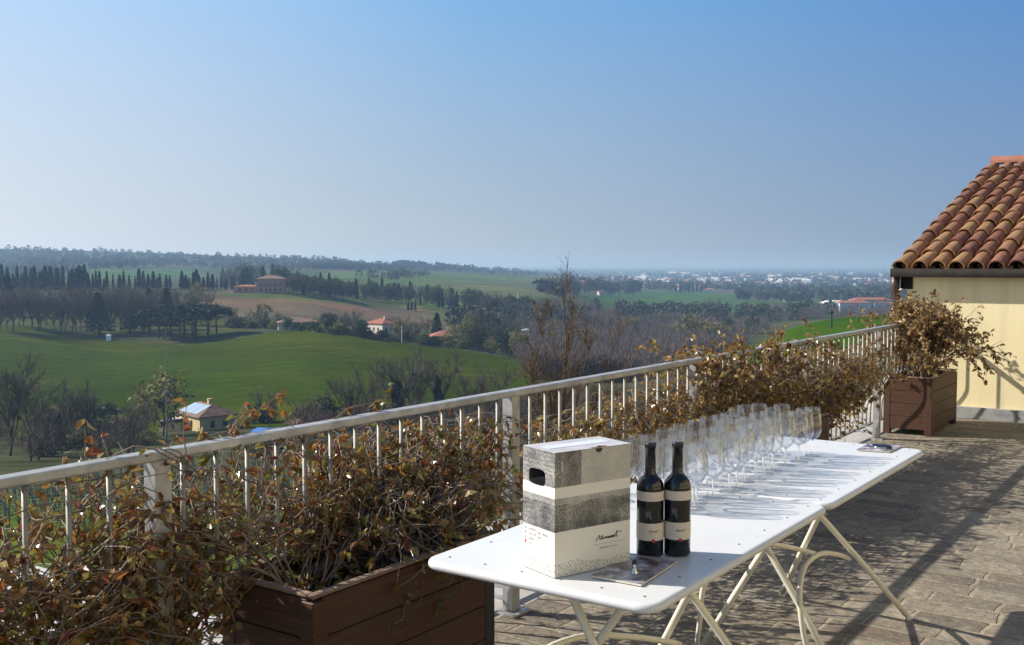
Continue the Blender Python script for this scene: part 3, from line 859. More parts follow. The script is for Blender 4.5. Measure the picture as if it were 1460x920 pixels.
# ================================================================== BROCHURES + STOPPER
def sheet(label, corners, thick, z=TZ):
    a, b_, c_, d_ = [at_z(x, y, z) for x, y in corners]
    org = a; r = thing('brochure', label, 'brochure', org + Vector((0,0,.0015)), 0, 'printed brochures on the tables')
    q = [(p-org) for p in (a, b_, c_, d_)]
    mb = MB(); vs = [Vector((v.x, v.y, 0)) for v in q] + [Vector((v.x, v.y, thick)) for v in q]
    mb.add(vs, [(3,2,1,0),(0,1,5,4),(1,2,6,5),(2,3,7,6),(3,0,4,7),(4,5,6,7)]); mb.build('pages', M['paper'], r)
    cen = sum(q, Vector())/4
    mb = MB(); vs = [Vector((v.x, v.y, thick+.0006)) for v in q]; mb.add(vs, [(0,1,2,3)]); mb.build('cover', M['brochure'], r)
    return r
sheet('dark printed brochure beside the carton with a bottle stopper on it', [(843,824),(914,837),(966,803),(898,792)], .0045)
sheet('small purple brochure alone at the far end of the table', [(1221,643),(1268,646),(1287,637),(1239,634)], .004)
p = at_z(904.5, 819, TZ+.006)
r = thing('bottle_stopper', 'small chrome bottle stopper standing on the dark brochure', 'bottle stopper', p, 0)
mb = MB(); mb.lathe([(0,0),(.0085,0),(.0095,.002),(.0095,.005),(.006,.008),(.0065,.018),(.0065,.026)], 20); mb.build('stopper_base', M['chrome'], r, smooth=True)
mb = MB(); mb.lathe([(.0066,.026),(.0068,.030),(.005,.036),(0,.037)], 20); mb.build('rubber_tip', M['capsule'], r, smooth=True)
p = at_z(1254, 639.5, TZ+.006)
r = thing('corkscrew', 'dark folded corkscrew lying on the small far brochure', 'corkscrew', p, -.55)
mb = MB(); mb.tube([(-.05,0,.008),(-.02,.004,.010),(.02,.004,.010),(.05,0,.008)], [.005,.0085,.0085,.006], 10); mb.build('handle', simple('navy_plastic',(.02,.03,.07),.3), r, smooth=True)
mb = MB(); mb.tube([(-.03,-.012,.006),(.03,-.012,.006)], .003, 8); mb.build('lever', M['chrome'], r, smooth=True)

# ================================================================== WINE GLASSES
GL = 'wine glasses standing in rows on the white tables'
g0 = thing('wine_glass', 'clear stemmed wine glass standing in the packed rows', 'wine glass', (0,0,0), 0, GL)
mb = MB(); mb.lathe([(0.003,.066),(.012,.069),(.024,.079),(.034,.094),(.039,.110),(.0393,.124),(.037,.150),(.0335,.180),(.0315,.204),(.0309,.2045)], 32)
mb.lathe([(0.002,.0685),(.011,.0705),(.0226,.080),(.0326,.0945),(.0377,.110),(.0380,.124),(.0357,.150),(.0322,.180),(.0303,.204),(.0309,.2045)], 32)
mb.build('bowl', M['glass'], g0, smooth=True)
mb = MB(); mb.lathe([(.0065,.0665),(.0042,.062),(.0034,.052),(.0032,.03),(.0036,.014),(.006,.0075)], 14); mb.lathe([(.0002,.0665),(.0065,.0665)],14); mb.lathe([(.006,.0074),(.0002,.0074)],14)
mb.build('stem', M['solid_glass'], g0, smooth=True)
mb = MB(); mb.lathe([(.006,.0072),(.012,.0045),(.026,.0025),(.0345,.0015),(.0348,.0005),(.030,.0002)], 32); mb.build('foot', M['glass'], g0, smooth=True)
CH[g0.name] = list(g0.children)
rng = random.Random(4)
gR = at_z(1154, 649, TZ); gt, gn = tn(gR); print('glass row', gt, gn)
firstg = True
for i in range(14):
    for j in range(3):
        t = gt - i*.096 + rng.uniform(-.022,.022) - j*.025; n = gn + j*.108 + rng.uniform(-.018,.018)
        if i in (7,) and j == 0: t += .015
        if firstg: q = g0; firstg = False
        else: q = copy_tree(g0)
        q.location = P(t, n, TZ+.0012); q.rotation_euler.z = rng.uniform(0, 6)
        s = rng.uniform(.97, 1.02); q.scale = (s, s, s)
        if i == 0 and j == 0: q['label'] = 'wine glass at the far front corner of the glass rows'

# ================================================================== HOUSE ON THE TERRACE
wl = at_z(1400, 598, 0); tw_, nw_ = tn(wl)
hl = ray(1291, 500); # left wall corner on plane t = tw_
# intersect
kx = hl[0]
def on_plane(px, py, t):
    r_ = ray(px, py); d = Vector((r_[0], r_[1], r_[2])); q = Vector((0,0,CAMZ))
    s = (t + O.dot(DV) - 0) / (d.x*DV.x + d.y*DV.y)
    return q + d*s
wc = on_plane(1291, 500, tw_); nwc = tn(wc)[1]
print('house wall t', tw_, 'corner n', nwc)
house = thing('tiled_house', 'low yellow rendered house with a clay tiled roof', 'house', P(tw_, nwc), ANG)
EZ = on_plane(1380, 385, tw_-.2).z
HW = 9.0; HD = 9.5; RUN = 4.74; RISE = 1.41; OV = .035
# walls (local: x along d (depth), y outward n; building spans y from 0 to -HW)
mb = MB()
mb.box(0, .3, -HW, 0, .085, EZ-.03)
mb.box(.3, HD, -.3, 0, -3, EZ-.03); mb.box(HD-.3, HD, -HW, -.3, -3, EZ-.03); mb.box(.3, HD, -HW, -HW+.3, -3, EZ-.03)
def gable(y0, y1):
    mb.add([(.0,y0,EZ-.03),(RUN,y0,EZ+RISE-.05),(HD,y0,EZ-.03),(.0,y1,EZ-.03),(RUN,y1,EZ+RISE-.05),(HD,y1,EZ-.03)], [(0,1,2),(5,4,3),(0,3,4,1),(1,4,5,2),(2,5,3,0)])
gable(-.3, 0); gable(-HW, -HW+.3)
mb.build('wall', M['render'], house)
mb = MB(); mb.box(-.05, .02, -HW, .0, 0, .12); mb.build('plinth', simple('grey_plinth', (.30,.30,.29), .85, 0, .3, 12, .2), house, bevel=.004)
# roof deck
sl = math.atan2(RISE, RUN+OV); Lr = math.hypot(RISE, RUN+OV)
mb = MB()
mb.add([(-OV,.08,EZ),(RUN,.08,EZ+RISE),(RUN,-HW,EZ+RISE),(-OV,-HW,EZ),(-OV,.08,EZ-.05),(RUN,.08,EZ+RISE-.05),(RUN,-HW,EZ+RISE-.05),(-OV,-HW,EZ-.05)],
       [(3,2,1,0),(4,5,6,7),(0,1,5,4),(2,3,7,6),(3,0,4,7)])
mb.add([(RUN+.003,.08,EZ+RISE),(HD+OV,.08,EZ),(HD+OV,-HW,EZ),(RUN+.003,-HW,EZ+RISE),(RUN+.003,.08,EZ+RISE-.05),(HD+OV,.08,EZ-.05),(HD+OV,-HW,EZ-.05),(RUN+.003,-HW,EZ+RISE-.05)],
       [(3,2,1,0),(4,5,6,7),(0,1,5,4),(2,3,7,6)])
mb.build('roof_deck', M['gutter'], house)
rng = random.Random(9)
mb = MB(); SPT = .182; rows = 12; ex = (Lr-.05)/rows; ncol = int((HW)/SPT)
for cidx in range(ncol):
    y = .055 - cidx*SPT + rng.uniform(-.006,.006)
    for row in range(rows):
        s0 = row*ex - .02 + rng.uniform(-.012,.012); s1 = s0 + ex + .055
        lift = .012 + rng.uniform(0,.007); yo = rng.uniform(-.006,.006); tl = rng.uniform(-.013,.013)
        r0, r1 = .083, .068
        vs = []; S = 9
        for (s, rad, up) in ((s0, r0, lift+.018), (s1, r1, lift)):
            for k in range(S+1):
                a = PI*k/S
                vs.append((s, y+yo+math.cos(a)*rad + (tl if s == s1 else 0), math.sin(a)*rad*.92+up))
        for (s, rad, up) in ((s0, r0-.015, lift+.018), (s1, r1-.015, lift)):
            for k in range(S+1):
                a = PI*k/S
                vs.append((s, y+yo+math.cos(a)*rad + (tl if s == s1 else 0), math.sin(a)*rad*.92+up))
        n1 = S+1; fs = []
        for k in range(S):
            fs.append((k, k+1, n1+k+1, n1+k)); fs.append((2*n1+k+1, 2*n1+k, 3*n1+k, 3*n1+k+1)); fs.append((k+1, k, 2*n1+k, 2*n1+k+1))
        # slope transform
        tv = []
        for s, yy, h in vs:
            tv.append((-OV + s*math.cos(sl) - h*math.sin(sl), yy, EZ + s*math.sin(sl) + h*math.cos(sl)))
        mb.add(tv, fs)
    # channel tile below, one strip per row
    for row in range(rows):
        s0 = row*ex - .02; s1 = s0 + ex + .03; vs = []
        yc = y - SPT/2
        for s, dz in ((s0, .012), (s1, .002)):
            for k in range(6):
                a = PI + PI*k/5
                vs.append((s, yc+math.cos(a)*.074, .050+math.sin(a)*.045+dz))
        tv = [(-OV + s*math.cos(sl) - h*math.sin(sl), yy, EZ + s*math.sin(sl) + h*math.cos(sl)) for s, yy, h in vs]
        mb.add(tv, [(k, k+1, 7+k, 6+k) for k in range(5)])
rt = mb.build('roof_tiles', M['tile'], house, smooth=False)
mb = MB()
k = 0; y = .09
while y > -HW:
    vs = []
    for yy, rad in ((y, .125), (y-.43, .11)):
        for j in range(10):
            a = PI*j/9; vs.append((RUN+math.cos(a)*rad, yy, EZ+RISE+.05+math.sin(a)*rad*.85 + (0 if yy == y else .0)))
    mb.add(vs, [(j, j+1, 11+j, 10+j) for j in range(9)] + [tuple(range(9,-1,-1))]); y -= .40
mb.build('ridge_cap', M['ridge'], house, smooth=False)
mb = MB(); mb.add([(-OV-.05,.083,EZ-.09),(RUN,.083,EZ+RISE-.055),(RUN,.083,EZ+RISE+.04),(-OV-.05,.083,EZ+.02),(-OV-.05,.12,EZ-.09),(RUN,.12,EZ+RISE-.055),(RUN,.12,EZ+RISE+.04),(-OV-.05,.12,EZ+.02)],[(3,2,1,0),(4,5,6,7),(0,1,5,4),(2,3,7,6),(1,2,6,5),(3,0,4,7)])
mb.build('verge_board', M['gutter'], house)
# gutter (half round), fascia, downpipe, beam end
mb = MB(); S = 10; vs = []
for yy in (.13, -HW):
    for j in range(S+1):
        a = PI + PI*j/S; vs.append((-OV-.052+math.cos(a)*.055, yy, EZ-.005+math.sin(a)*.07))
fs = [(j, j+1, S+2+j, S+1+j) for j in range(S)] + [tuple(range(S+1))]
mb.add(vs, fs); mb.box(-OV-.116, -OV-.104, -HW, .13, EZ-.075, EZ+.012)
mb.build('gutter', M['gutter'], house, smooth=True)
mb = MB(); mb.tube([(-OV-.045,.09,EZ-.06),(-OV-.045,.10,EZ-.17),(-OV-.045,.09,EZ-.26),(-.07,.05,EZ-.40),(-.055,.03,EZ-.50),(-.055,.03,.0)], .045, 14)
mb.build('downpipe', M['pipe'], house, smooth=True)
mb = MB(); mb.box(-OV+.02, .1, -.06, .06, EZ-.20, EZ-.055); mb.build('beam_end', M['gutter'], house)

# pale landing seen through the bars at the far left
mb = MB(); mb.box(-9, 1.15, 1.123, 3.3, -.30, -.034)
o = mb.build('landing', simple('white_landing', (.46,.455,.44), .8, 0, .3, 3, .06), bevel=0); o.location = root; o.rotation_euler.z = ANG; structure(o)
mb = MB(); mb.box(-9, 1.09, 1.043, 3.22, -7, -.303)
o = mb.build('landing_wall', M['wallstone']); o.location = root; o.rotation_euler.z = ANG; tag(o, 'stone wall under the white landing below the railing', 'wall')

# unseen yellow villa, added so its sunlit wall bounces warm light onto the terrace
r = thing('villa', 'added long yellow villa with green shutters, out of view, bouncing warm light', 'villa', P(-6, -8.2), ANG)
mb = MB(); mb.box(0, 17, -6, 0, 0, 6.4); mb.build('wall', M['render'], r)
mb = MB(); mb.add([(-.5,.5,6.403),(17.5,.5,6.403),(17.5,-6.5,6.403),(-.5,-6.5,6.403),(2.5,-3,8.4),(14.5,-3,8.4)],[(0,1,2,3),(1,0,4,5),(2,1,5),(3,2,5,4),(0,3,4)]); mb.build('roof', M['tile_far'], r)
mb = MB(); mb.box(0, 17, .002, .04, 0, .35); mb.build('plinth', M['concrete'], r)
shut = simple('green_shutter', (.05,.10,.06), .6)
for fl in range(2):
    for k in range(5):
        x = 1.6+k*3.3; z0 = 1.0+fl*3.0
        mb = MB(); mb.box(x, x+1.0, .003, .03, z0, z0+1.5); w = mb.build('window', M['window'], r)
        for sx in (-.56, 1.04): mb = MB(); mb.box(x+sx, x+sx+.52, .003, .05, z0-.02, z0+1.52); mb.build('shutter', shut, r)

# ================================================================== TERRAIN
def zp(py, Y): return at_y(730, py, Y).z
COLS = {
 -700: [(9,None,-4.2),(40,None,-10),(110,None,-21),(220,None,-33),(260,None,-35),(420,None,-20),(600,None,-10),(1300,None,0),(2400,None,45),(4000,None,25),(9000,None,-40),(45000,None,-62)],
 -250: [(9,None,-4.2),(40,None,-10.3),(110,None,-21.2),(220,None,-34),(260,None,-36),(420,455,0),(600,None,-11),(1300,None,-6),(2400,None,42),(4000,None,25),(9000,None,-40),(45000,None,-62)],
 0: [(9,None,-4.2),(20,None,-6.2),(40,830,0),(70,745,0),(110,692,0),(160,655,0),(220,622,0),(260,600,0),(330,540,0),(420,463,0),(440,461.5,0),(500,455,0),(600,412,0),(650,411,0),(900,None,-24),(1300,392,0),(1800,376,0),(2400,354,0),(3000,None,30),(5000,None,-25),(9000,None,-45),(45000,None,-62)],
 150: [(9,None,-4.2),(20,None,-6.2),(40,830,0),(70,745,0),(110,692,0),(160,655,0),(220,622,0),(260,598,0),(330,540,0),(420,485,0),(470,467,0),(600,412,0),(650,411,0),(800,None,-19),(1100,395,0),(1250,384,0),(1900,372,0),(2500,358,0),(3200,None,28),(5000,None,-25),(9000,None,-45),(45000,None,-62)],
 300: [(9,None,-4.3),(20,None,-6.4),(40,830,0),(70,745,0),(110,695,0),(160,655,0),(210,618,0),(260,590,0),(330,533,0),(400,492,0),(430,479,0),(480,462,0),(600,426,0),(650,413,0),(700,None,-16),(1000,None,-22),(1600,386,0),(2500,364,0),(3500,367,0),(6000,None,-25),(45000,None,-62)],
 450: [(9,None,-4.3),(20,None,-6.6),(40,835,0),(70,755,0),(110,700,0),(160,655,0),(200,625,0),(260,585,0),(330,525,0),(400,479,0),(425,470,0),(490,466,0),(560,443,0),(660,418,0),(720,None,-17.5),(850,411,0),(1100,399,0),(1500,388,0),(1900,382,0),(2600,368,0),(3500,370,0),(6000,None,-28),(45000,None,-62)],
 600: [(9,None,-4.3),(20,None,-7),(40,840,0),(70,760,0),(110,705,0),(160,660,0),(200,630,0),(260,582,0),(330,532,0),(400,492,0),(430,483,0),(560,475,0),(640,456,0),(760,431,0),(850,419,0),(1000,408,0),(1300,397,0),(1800,389,0),(2600,382,0),(4500,379,0),(9000,None,-40),(45000,None,-62)],
 750: [(9,None,-4.3),(20,None,-7.5),(28,None,-9),(40,None,-12),(70,770,0),(110,720,0),(160,670,0),(200,638,0),(260,588,0),(330,541,0),(380,516,0),(480,501,0),(600,472,0),(800,442,0),(900,426,0),(1100,413,0),(1500,403,0),(2000,397,0),(3000,391,0),(6000,None,-38),(10000,None,-52),(45000,None,-62)],
 900: [(9,None,-4.2),(20,None,-6.5),(40,None,-11),(70,None,-16.5),(110,None,-22.5),(200,None,-33),(300,560,0),(450,510,0),(700,476,0),(1000,447,0),(1300,437,0),(2000,416,0),(3000,405,0),(5000,None,-60),(45000,None,-62)],
 1050: [(9,None,-4.0),(20,None,-5.3),(40,None,-8),(70,None,-11),(150,535,0),(230,505,0),(300,None,-27),(600,482,0),(1000,452,0),(1300,440,0),(2000,418,0),(3000,407,0),(5000,None,-60),(45000,None,-62)],
 1130: [(9,None,-4.0),(20,None,-4.6),(40,None,-6),(80,None,-8.2),(150,496,0),(230,469,0),(270,463,0),(310,None,-18),(600,None,-38),(1000,445,0),(1500,430,0),(2200,None,-54),(3000,408,0),(5000,None,-60),(45000,None,-62)],
 1230: [(9,None,-3.9),(20,None,-4.2),(40,None,-5),(80,None,-6.5),(150,475,0),(230,455,0),(270,449,0),(310,None,-16),(600,None,-36),(1000,443,0),(1500,430,0),(2200,None,-54),(3000,409,0),(5000,None,-60),(45000,None,-62)],
 1700: [(9,None,-3.8),(40,None,-4.5),(150,None,-8),(270,None,-11),(400,None,-22),(600,None,-36),(1000,None,-46),(1500,None,-54),(5000,None,-60),(45000,None,-62)],
 2600: [(9,None,-3.8),(40,None,-4.5),(150,None,-8),(270,None,-11),(400,None,-22),(600,None,-36),(1000,None,-46),(1500,None,-54),(5000,None,-60),(45000,None,-62)],
}
LY = np.linspace(math.log(6), math.log(45000), 900)
KC = np.array([(p-730)/F for p in sorted(COLS)])
PROF = []
ker = np.exp(-np.linspace(-2,2,13)**2); ker /= ker.sum()
for p in sorted(COLS):
    ys = np.array([math.log(a[0]) for a in COLS[p]]); zs = np.array([a[2] if a[1] is None else zp(a[1], a[0]) for a in COLS[p]])
    z = np.interp(LY, ys, zs); zpad = np.pad(z, 6, mode='edge'); PROF.append(np.convolve(zpad, ker, 'valid'))
PROF = np.array(PROF)
KG = np.linspace(KC[0], KC[-1], 1600)
HG = np.empty((len(KG), len(LY)))
for j in range(len(LY)): HG[:, j] = np.interp(KG, KC, PROF[:, j])
kk = np.exp(-np.linspace(-2,2,61)**2); kk /= kk.sum()
pad = np.pad(HG, ((30,30),(0,0)), mode='edge')
HG = np.apply_along_axis(lambda c: np.convolve(c, kk, 'valid'), 0, pad)
def HS(x, y):
    x = np.asarray(x, float); y = np.maximum(np.asarray(y, float), 6.01)
    k = np.clip(x/y, KG[0], KG[-1]-1e-6); ly = np.clip(np.log(y), LY[0], LY[-1]-1e-6)
    a = (k-KG[0])/(KG[1]-KG[0]); b = (ly-LY[0])/(LY[1]-LY[0])
    i = np.minimum(a.astype(int), len(KG)-2); j = np.minimum(b.astype(int), len(LY)-2); fa = a-i; fb = b-j
    z = HG[i,j]*(1-fa)*(1-fb)+HG[i+1,j]*fa*(1-fb)+HG[i,j+1]*(1-fa)*fb+HG[i+1,j+1]*fa*fb
    amp = np.clip((y-60)/400, 0, 1)*np.clip(1.4-y/9000, 0, 1)
    z = z + amp*(.5*np.sin(x*.045+y*.021)*np.sin(y*.037-x*.013+1.7) + .35*np.sin(x*.11+2)*np.sin(y*.083+x*.03) + np.clip(y/2500,0,1)*1.5*np.sin(x*.009+.4)*np.sin(y*.006+1))
    return z
YS = np.exp(np.linspace(math.log(25), math.log(30000), 4000))
def hit(px, py, ymin=25):
    """first point of the terrain behind a pixel"""
    r = ray(px, py); ys = YS[YS >= ymin]
    d = CAMZ + r[2]*ys - HS(r[0]*ys, ys)
    idx = np.argmax(d < 0)
    if d[idx] >= 0: idx = len(ys)-1
    y = ys[idx]; x = r[0]*y
    return Vector((x, y, float(HS(x, y))))
# ---- land use patches: outlines in plan derived once from sight lines
def in_poly(px, py, poly):
    inside = np.zeros(px.shape, bool); n = len(poly); j = n-1
    for i in range(n):
        xi, yi = poly[i]; xj, yj = poly[j]
        c = ((yi > py) != (yj > py)) & (px < (xj-xi)*(py-yi)/(yj-yi+1e-12)+xi)
        inside ^= c; j = i
    return inside
PATCH = [  # (polygon, Ymin, Ymax, colour)
 ([(-500,560),(-500,455),(0,463),(100,475),(155,485),(260,492),(330,484),(420,469),(520,482),(640,496),(720,510),(760,520),(770,545),(700,575),(560,610),(420,628),(300,640),(100,655),(-500,660)], 225, 470, (.040,.060,.002)),
 ([(330,470),(420,466),(520,476),(620,486),(610,480),(520,471),(430,462),(340,463)], 300, 520, (.13,.16,.035)),
 ([(-300,470),(0,463),(100,472),(170,480),(330,478),(345,462),(300,455),(-300,452)], 380, 560, (.075,.085,.03)),
 ([(270,422),(330,412),(420,418),(480,424),(560,430),(600,440),(660,452),(640,462),(560,460),(480,452),(420,455),(340,452),(290,445)], 480, 820, (.125,.098,.062)),
 ([(300,418),(380,417),(540,428),(600,438),(560,440),(440,430),(340,424)], 500, 820, (.085,.11,.04)),
 ([(550,424),(640,428),(720,440),(780,452),(780,462),(700,450),(620,440),(560,434)], 500, 1000, (.10,.14,.035)),
 ([(600,440),(780,450),(760,470),(640,462)], 500, 1000, (.07,.09,.035)),
 ([(420,420),(430,398),(470,389),(560,386),(640,391),(780,398),(800,405),(790,428),(700,424),(600,418),(500,412)], 750, 2100, (.075,.12,.035)),
 ([(600,402),(780,399),(790,425),(700,420)], 750, 2100, (.10,.12,.05)),
 ([(120,396),(130,383),(260,384),(300,393),(250,400)], 850, 1700, (.065,.12,.035)),
 ([(-300,378),(0,372),(200,376),(280,383),(130,386),(-300,392)], 1300, 2300, (.05,.07,.04)),
 ([(830,420),(900,414),(1000,417),(1060,420),(1085,432),(1050,442),(900,442),(840,432)], 1000, 2300, (.045,.10,.016)),
 ([(1040,500),(1090,468),(1150,452),(1210,444),(1300,446),(1800,440),(1800,560),(1040,560)], 120, 300, (.035,.085,.008)),
 ([(-600,900),(-600,690),(0,690),(240,690),(420,690),(700,700),(700,900)], 24, 112, (.085,.125,.024)),
]
nk, ny = 720, 640
ka = np.concatenate([np.linspace(KC[0], -.62, 60)[:-1], np.linspace(-.62, .5, nk), np.linspace(.5, KC[-1], 60)[1:]])
ya = np.exp(np.linspace(math.log(6.2), math.log(44000), ny))
KK, YY = np.meshgrid(ka, ya, indexing='ij'); XX = KK*YY; ZZ = HS(XX, YY)
V3 = np.stack([XX, YY, ZZ], -1).reshape(-1, 3)
nk = len(ka)
ii, jj = np.meshgrid(np.arange(nk-1), np.arange(ny-1), indexing='ij'); a = ii*ny+jj
FA = np.stack([a, a+ny, a+ny+1, a+1], -1).reshape(-1, 4)
me = bpy.data.meshes.new('terrain')
me.vertices.add(len(V3)); me.vertices.foreach_set('co', V3.ravel())
me.loops.add(FA.size); me.loops.foreach_set('vertex_index', FA.ravel().astype(np.int32))
me.polygons.add(len(FA)); me.polygons.foreach_set('loop_start', np.arange(0, FA.size, 4, dtype=np.int32))
me.polygons.foreach_set('use_smooth', np.ones(len(FA), bool))
me.update(calc_edges=True); me.validate()
terrain = bpy.data.objects.new('terrain', me); C.objects.link(terrain); structure(terrain)
# colours of the land use
X, Y, Z = V3[:,0], V3[:,1], V3[:,2]
rz_ = (Z-CAMZ)/Y
vv = (rz_*CP+SP)/(CP-rz_*SP); ppy = 460-F*vv; ppx = 730 + F*(X/Y)*(CP+vv*SP)
col = np.tile(np.array([.065,.072,.032]), (len(V3), 1))
near = Y < 140; col[near] = (.06,.075,.025)
val = (Y >= 112) & (Y < 330); col[val] = (.075,.075,.036)
rngn = np.random.default_rng(11)
# patchwork of the far plain
far = Y > 1150
cellx = np.floor((X*.85+Y*.3)/330 + .35*np.sin(Y/700)).astype(int); celly = np.floor((Y*.95-X*.25)/520 + .4*np.sin(X/500)).astype(int)
hsh = np.abs(np.sin(cellx*127.1+celly*311.7)*43758.5) % 1
pal = np.array([(.05,.075,.03),(.06,.10,.03),(.085,.085,.05),(.05,.06,.035),(.10,.09,.065),(.045,.085,.025)])
fc = pal[np.minimum((hsh*6).astype(int), 5)]
col[far] = fc[far]
for poly, y0, y1, c in PATCH:
    m_ = in_poly(ppx, ppy, poly) & (Y > y0) & (Y < y1); col[m_] = c
att = me.color_attributes.new('land', 'FLOAT_COLOR', 'POINT')
att.data.foreach_set('color', np.concatenate([col, np.ones((len(col),1))], 1).ravel())
m, nt, out = new_mat('farmland'); b = principled(nt, out, 1, 0, 0)
at = nt.nodes.new('ShaderNodeAttribute'); at.attribute_name = 'land'
v = coords(nt); n1 = noise(nt, v, .02, 6, .6); n2 = noise(nt, v, .25, 5, .6)
vst = coords(nt, scale=(.02,.35,.02), rot=(0,0,.25)); n3 = noise(nt, vst, 1.0, 3)
c = mixc(nt, .8, at.outputs['Color'], ramp(nt, n1, [(.3,(.72,.70,.68)),(.7,(1.28,1.22,1.25))]), 'MULTIPLY')
c = mixc(nt, .6, c, ramp(nt, n2, [(.3,(.7,.7,.7)),(.7,(1.25,1.25,1.25))]), 'MULTIPLY')
n5 = noise(nt, coords(nt, scale=(.006,.022,.006), rot=(0,0,-.3)), 1.0, 4, .6)
c = mixc(nt, .75, c, ramp(nt, n5, [(.32,(.62,.80,.8)),(.5,(.95,.98,1)),(.66,(1.8,1.25,1.0))]), 'MULTIPLY')
c = mixc(nt, .45, c, ramp(nt, n3, [(.35,(.7,.74,.7)),(.65,(1.2,1.2,1.2))]), 'MULTIPLY')
wv = nt.nodes.new('ShaderNodeTexWave'); wv.inputs['Scale'].default_value = .035; wv.inputs['Distortion'].default_value = 6; wv.inputs['Detail'].default_value = 3; wv.inputs['Detail Scale'].default_value = .4
nt.links.new(coords(nt, rot=(0,0,1.15)), wv.inputs[0])
c = mixc(nt, .5, c, ramp(nt, wv.outputs['Fac'], [(.0,(.62,.68,.66)),(.16,(1,1,1)),(.9,(1.04,1.03,1))]), 'MULTIPLY')
nt.links.new(c, b.inputs['Base Color'])
me.materials.append(m)

# ================================================================== TREES
def quads(cen, size, rs, flat=0.):
    n = len(cen)
    a = rs.normal(size=(n,3)); a /= np.linalg.norm(a, axis=1)[:,None]
    b_ = rs.normal(size=(n,3)); b_ -= a*(a*b_).sum(1)[:,None]; b_ /= np.linalg.norm(b_, axis=1)[:,None]
    s = (size*rs.uniform(.6,1.3,size=n))[:,None]
    return np.stack([cen-a*s-b_*s*.7, cen+a*s-b_*s*.7, cen+a*s+b_*s*.7, cen-a*s+b_*s*.7], 1)
def clumps(rs, m_, fn, n, spread):
    c = np.array([fn() for _ in range(m_)])
    idx = rs.integers(0, m_, n)
    return c[idx] + rs.normal(size=(n,3))*spread
PROTO = {}
def tree_root(name, label, cat): 
    r = thing(name, label, cat); return r
def ribbon_tree(rs, h, spread, trunk_r, nl1, ntw, tww, upright=.6, fork=.35, trunk_name='trunk', sides=6, levels=2, twl=(.06,.14), crown_lo=.25):
    """bare tree: returns (limb MB, twig MB)"""
    T = MB(); W = []
    rng = random.Random(int(rs.integers(1e9)))
    def limb(p, d, L, r, lev):
        n = 5; pts = [p]; q = p.copy()
        for k in range(n):
            d = (d + rv(rng)*.16 + Vector((0,0,.06*upright))).normalized(); q = q + d*L/n; pts.append(q.copy())
        T.tube(pts, [r*(1-.6*k/n) for k in range(n+1)], sides if lev < 2 else 4, cap=False)
        return pts, d
    trunk, d = limb(Vector((0,0,-.4)), Vector((rng.uniform(-.05,.05),rng.uniform(-.05,.05),1)), h*fork, trunk_r, 0)
    tips = []
    for i in range(nl1):
        f = rng.uniform(.55,1); p = trunk[int(f*5)]
        a = 2*PI*(i+rng.random()*.6)/nl1
        dd = Vector((math.cos(a)*spread, math.sin(a)*spread, h*(1-fork)*rng.uniform(.65,1.05)*1.0)).normalized()
        L = h*(1-fork)*rng.uniform(.6,.95)
        pts, d2 = limb(p, dd, L, trunk_r*.5, 1); tips += [(x, d2) for x in pts[1:]]
        for k in range(4):
            q = rng.choice(pts[2:]); d3 = (dd*.8 + rv(rng)*.7 + Vector((0,0,.25))).normalized()
            p3, d4 = limb(q, d3, L*rng.uniform(.3,.55), trunk_r*.22, 2); tips += [(x, d3) for x in p3[1:]]*2
    for i in range(ntw):
        p, d2 = rng.choice(tips)
        if p.z < h*crown_lo: continue
        d3 = (d2*.7 + rv(rng)*.85 + Vector((0,0,.3))).normalized(); L = h*rng.uniform(*twl)
        q = p + d3*L; s = d3.cross(rv(rng)); s.normalize(); s *= tww
        W.append([p-s, p+s, q+s*.4, q-s*.4])
    return T, np.array([[tuple(x) for x in w] for w in W])
def reg(key, root_):
    PROTO[key] = root_; CH[root_.name] = list(root_.children)
    for c_ in root_.children: CH[c_.name] = []
